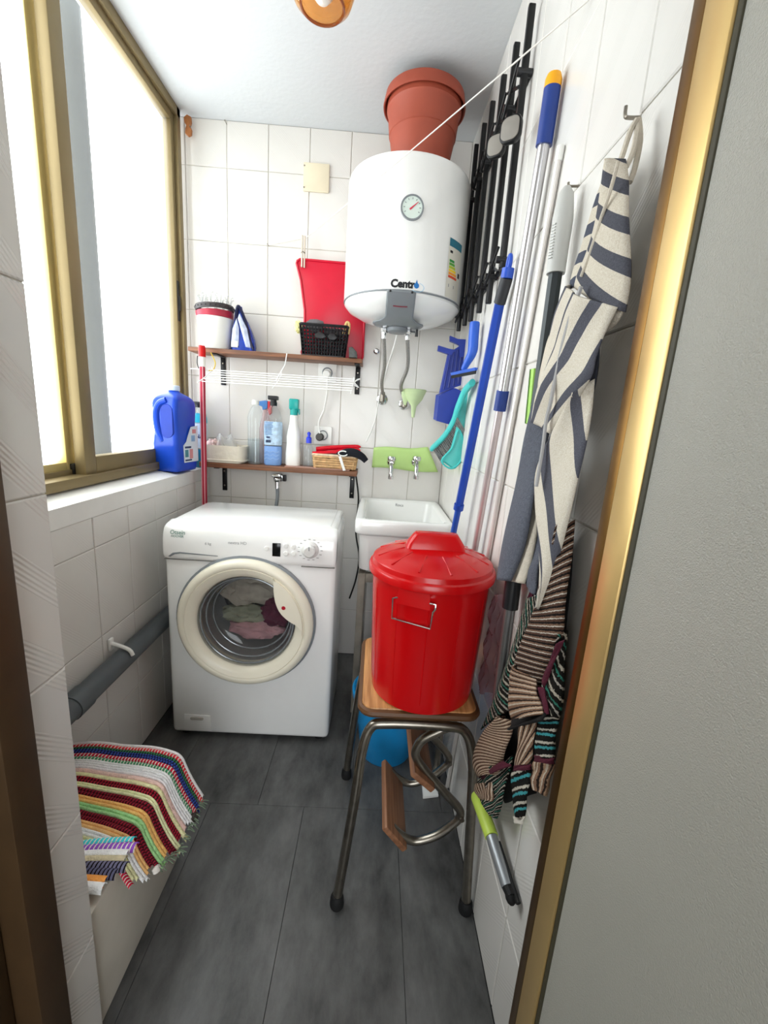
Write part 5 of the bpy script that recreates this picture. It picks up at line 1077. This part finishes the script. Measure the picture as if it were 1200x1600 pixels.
# ------------------------------------------------------------------ red bin with lid
bxc, byc = .161, 1.015
bn = thing('red_bin', 'red plastic bin with lid standing on the step stool', 'bin', (bxc, byc, sz1))
z0 = sz1+.0015
MB().lathe([(.0001, z0), (.128, z0), (.133, z0+.004), (.137, z0+.03), (.148, z0+.300), (.150, z0+.325), (.154, z0+.331), (.150, z0+.334), (.143, z0+.32), (.130, z0+.01), (.0001, z0+.008)], (bxc, byc, 0), 'z', 72).build('tub', RED, bn)
for a in range(0, 360, 30):
    c_, s_ = math.cos(math.radians(a-8)), math.sin(math.radians(a-8))
    MB().tube([(bxc+c_*.1355, byc+s_*.1355, z0+.03), (bxc+c_*.1465, byc+s_*.1465, z0+.29)], .0022, 6).build('rib', RED, bn)
lz = z0+.327
ld = MB(); ld.lathe([(.150, lz+.004), (.156, lz-.004), (.1595, lz-.002), (.160, lz+.010), (.157, lz+.016), (.152, lz+.019), (.150, lz+.030), (.145, lz+.034), (.105, lz+.050), (.070, lz+.058), (.0001, lz+.060)], (bxc, byc, 0), 'z', 72, cap0=False); lid = ld.build('lid', RED, bn, ang=30)
for a in range(0, 360, 30):
    c_, s_ = math.cos(math.radians(a+10)), math.sin(math.radians(a+10))
    MB().tube([(bxc+c_*.075, byc+s_*.075, lz+.0575), (bxc+c_*.140, byc+s_*.140, lz+.0365)], .0025, 6).build('lid_rib', RED, lid)
hb_ = MB(); hw = lambda w_, d_, z: [Vector((bxc+x, byc+y, lz+z)) for x, y in rrect(w_, d_, .012, 4, .004, 0)]
hb_.rings([hw(.150, .058, .054), hw(.142, .050, .070), hw(.112, .036, .092), hw(.106, .030, .096), hw(.09, .02, .0965)]); hb_.build('lid_handle', RED, lid, ang=50)
# wire side handle with its lug
ha = math.atan2(-.93, -.36)
def onbin(t, z, off): 
    r = .137+(z-z0)*.041+off; a = ha+t/.145; return Vector((bxc+r*math.cos(a), byc+r*math.sin(a), z))
lg = MB(); pts0 = [(-.036, z0+0.326), (.032, z0+0.326), (.036, z0+0.286), (-.040, z0+0.286)]
lg.rings([[onbin(t, z, -.004) for t, z in pts0], [onbin(t, z, .010 if z < z0+0.304 else .004) for t, z in pts0]]); lg.build('handle_lug', RED, bn)
wr_ = MB(); wr_.tube([onbin(t, z, o_) for t, z, o_ in ((.034, z0+0.302, .006), (.046, z0+0.302, .010), (.046, z0+0.290, .012), (.042, z0+0.284, .012), (.040, z0+0.242, .010), (-.046, z0+0.246, .010), (-.046, z0+0.296, .010), (-.036, z0+0.300, .006))], .0023, 8); wr_.build('wire_handle', CHROME, bn)
# blue bucket under the stool
bu = thing('blue_bucket', 'bright blue plastic bucket on the floor behind the stool', 'bucket', (.108, 1.395, 0))
MB().lathe([(.0001, .001), (.094, .001), (.098, .006), (.126, .235), (.138, .240), (.140, .262), (.134, .266), (.128, .262), (.094, .012), (.0001, .010)], (.108, 1.395, 0), 'z', 48).build('tub', M('azure_plastic', '#1a93d6', .35, var=.03), bu)

tag(MB().prism([(.232, 1.175), (.286, 1.185), (.284, 1.29), (.235, 1.28)], 'z', .0005, .012, .003).build('white_tray', WHITEP), 'flat white plastic tray on the floor behind the stool bracket', 'tray')
# clear mauve bag hanging between bin and towel
def bagf(u, v):
    p = U(797, 930, 'x', .312).lerp(U(772, 1085, 'x', .316), v); q = U(776, 930, 'x', .318).lerp(U(752, 1080, 'x', .316), v)
    s = p.lerp(q, u); s += Vector((-.018*math.sin(PI*u)-.005*math.sin(19*v+7*u)-.004*math.sin(31*u+9*v), 0, .004*math.sin(14*u))); return s
tag(MB().grid(bagf, 22, 34).build('mauve_bag', clear('mauve_film', '#a98a93', .12, .45), recalc=False), 'crumpled mauve see-through plastic bag beside the red bin', 'bag')

# ------------------------------------------------------------------ low bench and rag rug
tag(MB().box(-.797, -.484, .617, .972, .0005, .288, .004).build('low_bench', M('offwhite_bench', '#cfc9bd', .6, var=.03)), 'plain off-white low bench box against the left wall', 'bench')
RUGC = [('#e8e4dc', .5), ('#b9232f', .6), ('#2f6b45', .5), ('#2d3f8a', .7), ('#a3152c', .6), ('#3c7a55', .5), ('#efeae4', .7), ('#ecd7df', .7), ('#c9a9a0', .6), ('#cfc99a', .6), ('#8d1626', .8), ('#cdd0a0', .7), ('#7a1424', .9), ('#f0a25c', .8), ('#8fbf80', .8), ('#7a1424', 1.0), ('#f2a368', .7), ('#eeeae6', .7), ('#c3c295', .7), ('#b01b35', .6)]
rug = thing('rag_rug', 'colourful striped rag rug draped over the low bench', 'rug', (-.64, .80, .290))
tot = sum(w_ for _, w_ in RUGC); yb0, yb1 = 1.024, .735
def rugp(u, y):
    """surface of the rug: u 0..1 from the wall side to the hanging edge"""
    s = u; hang = .115*max(0, min(1, (y-.67)/.20))+.02
    flat = .305; L_ = flat+hang; d_ = s*L_
    wv_ = .005*math.sin(9*y+5*u)+.004*math.sin(13*u+7*y)
    bk_ = .15*max(0, y-.985)                       # droops behind the bench end too
    if d_ < flat-.02: x, z = -.79+d_, .303+wv_*min(1, d_*8)
    else:
        e = d_-(flat-.02); a = min(e/.035, 1)*math.radians(62); 
        x = -.79+flat-.02+.035*math.sin(a)/math.radians(62)*1.0 if e < .035 else -.79+flat-.02+.035*math.sin(math.radians(62))/math.radians(62)+(e-.035)*math.cos(math.radians(62))
        z = .303+wv_*.6-(.035*(1-math.cos(a))/math.radians(62) if e < .035 else .035*(1-math.cos(math.radians(62)))/math.radians(62)+(e-.035)*math.sin(math.radians(62)))
    return Vector((x, y-.02*u+.018*math.sin(5*u), z-bk_*.9*(1 if bk_ else 0)))
acc = 0
RUGM = {}
def ragmat(hexc, i):
    hexc = '#'+''.join('%02x' % min(255, int(int(hexc[k:k+2], 16)*1.12+12)) for k in (1, 3, 5))
    key = hexc+str(i % 3)
    if key not in RUGM:
        nm = 'rag_%d' % len(RUGM)
        if i % 3 == 2: RUGM[key] = stripes(nm, [(0, hexc), (.62, '#1b1418')], .0075, bump=1.0, bscale=350)
        elif i % 3 == 1: RUGM[key] = stripes(nm, [(0, hexc), (.70, '#e9e2d8')], .0085, bump=1.0, bscale=350)
        else: RUGM[key] = M(nm, hexc, .95, var=.15, scale=90, bump=1, bscale=300)
    return RUGM[key]
for i, (hc, w_) in enumerate(RUGC):
    ya = yb0+(yb1-yb0)*acc/tot; acc += w_; yb2 = yb0+(yb1-yb0)*acc/tot
    n_ = 2 if w_ >= .7 else 1
    for k in range(n_):
        y0_, y1_ = ya+(yb2-ya)*k/n_, ya+(yb2-ya)*(k+1)/n_; ym = (y0_+y1_)/2; hw_ = abs(y0_-y1_)/2
        ue = 1+.03*math.sin(i*2.3+k)
        def rf(u, v, ym=ym, hw_=hw_, ue=ue):
            a = PI*v; return rugp(u*ue, ym+hw_*1.06*math.cos(a))+Vector((0, 0, .0075*math.sin(a)-.001))
        mat_i = ragmat(hc, 2 if hc in ('#8d1626', '#7a1424', '#2d3f8a', '#2f6b45') else 1 if hc in ('#b9232f', '#a3152c', '#3c7a55', '#b01b35') else 0)
        MB().grid(rf, 60, 6, lambda u, v: (u*.42+v*.004, v*.02)).build('rag_row', mat_i, rug, recalc=False)
# turned-up corner at the front
cor = [('#35b5bd', 1), ('#7f46a8', 1), ('#efeae8', .8), ('#b6aa8c', .7), ('#5e5c74', 1), ('#4f4e66', .8), ('#f0883f', .8), ('#e9e6e2', .6)]
for i, (hc, w_) in enumerate(cor):
    def cf(u, v, i=i):
        a = PI*v; t0 = i/len(cor); base = Vector((-.66, .706-.075*t0, .308)); end = Vector((-.472+.018*math.sin(PI*t0)-.02*t0, .748-.108*t0, .306))
        p = base.lerp(end, u*(1+.04*math.sin(i*1.9))); return p+Vector((0, .0105*math.cos(a), .012*math.sin(a)+.01*math.sin(PI*u)))
    MB().grid(cf, 30, 6, lambda u, v: (u*.2+v*.004, v*.02)).build('rag_row', ragmat(hc, 1 if i in (0, 1) else 2 if i in (4, 5) else 0), rug, recalc=False)
fg = MB(); random.seed(5)
for k in range(46):
    y = random.uniform(.80, 1.0); p = rugp(1.0, y)+Vector((0, 0, .004)); q = p+Vector((random.uniform(.004, .02), random.uniform(-.006, .012), random.uniform(-.018, .002)))
    fg.tube([p, p.lerp(q, .5)+Vector((0, 0, .003)), q], .0012, 5)
o_ = fg.build('fringe', fabc('fringe_yarn', '#6f7f6a'), rug); o_['kind'] = 'stuff'
for k, (y, hc, r_) in enumerate(((.80, '#e9e2da', .008), (.955, '#35302a', .010))):
    MB().blob(rugp(1.0, y)+Vector((.002, 0, 0)), (r_, r_*1.2, r_), 2, .3, k).build('rag_knot', fabc('knot_%d' % k, hc), rug)

# ------------------------------------------------------------------ ceiling lamp
lx, ly = -.196, 1.26
lm = thing('ceiling_lamp', 'amber glass ceiling lamp with a white bulb', 'lamp', (lx, ly, ZC-.26))
AMB = clear('amber_glass', '#f0b850', .06, .38)
MB().lathe([(.026, 2.385), (.050, 2.368), (.070, 2.335), (.081, 2.290), (.080, 2.250), (.070, 2.222), (.054, 2.208), (.050, 2.210), (.052, 2.216), (.066, 2.228), (.074, 2.252), (.075, 2.290), (.066, 2.330), (.048, 2.360)], (lx, ly, 0), 'z', 40, cap0=False, cap1=False).build('shade', AMB, lm)
MB().tube([(lx+.052*math.cos(2*PI*k/32), ly+.052*math.sin(2*PI*k/32), 2.209) for k in range(32)], .0035, 8, closed=True).build('lip', clear('dark_amber_glass', '#a85a10', .06, .7), lm)
MB().lathe([(.014, 2.36), (.018, 2.32), (.028, 2.275), (.030, 2.255), (.026, 2.232), (.015, 2.219), (.0001, 2.215)], (lx, ly, 0), 'z', 24).build('bulb', M('frosted_bulb', '#f4f1ea', .4, var=0), lm)
MB().lathe([(.045, ZC-.001), (.045, 2.392), (.02, 2.38), (.018, 2.355), (.0001, 2.355)], (lx, ly, 0), 'z', 24).build('socket', M('brass', '#b58b3c', .3, .9), lm)
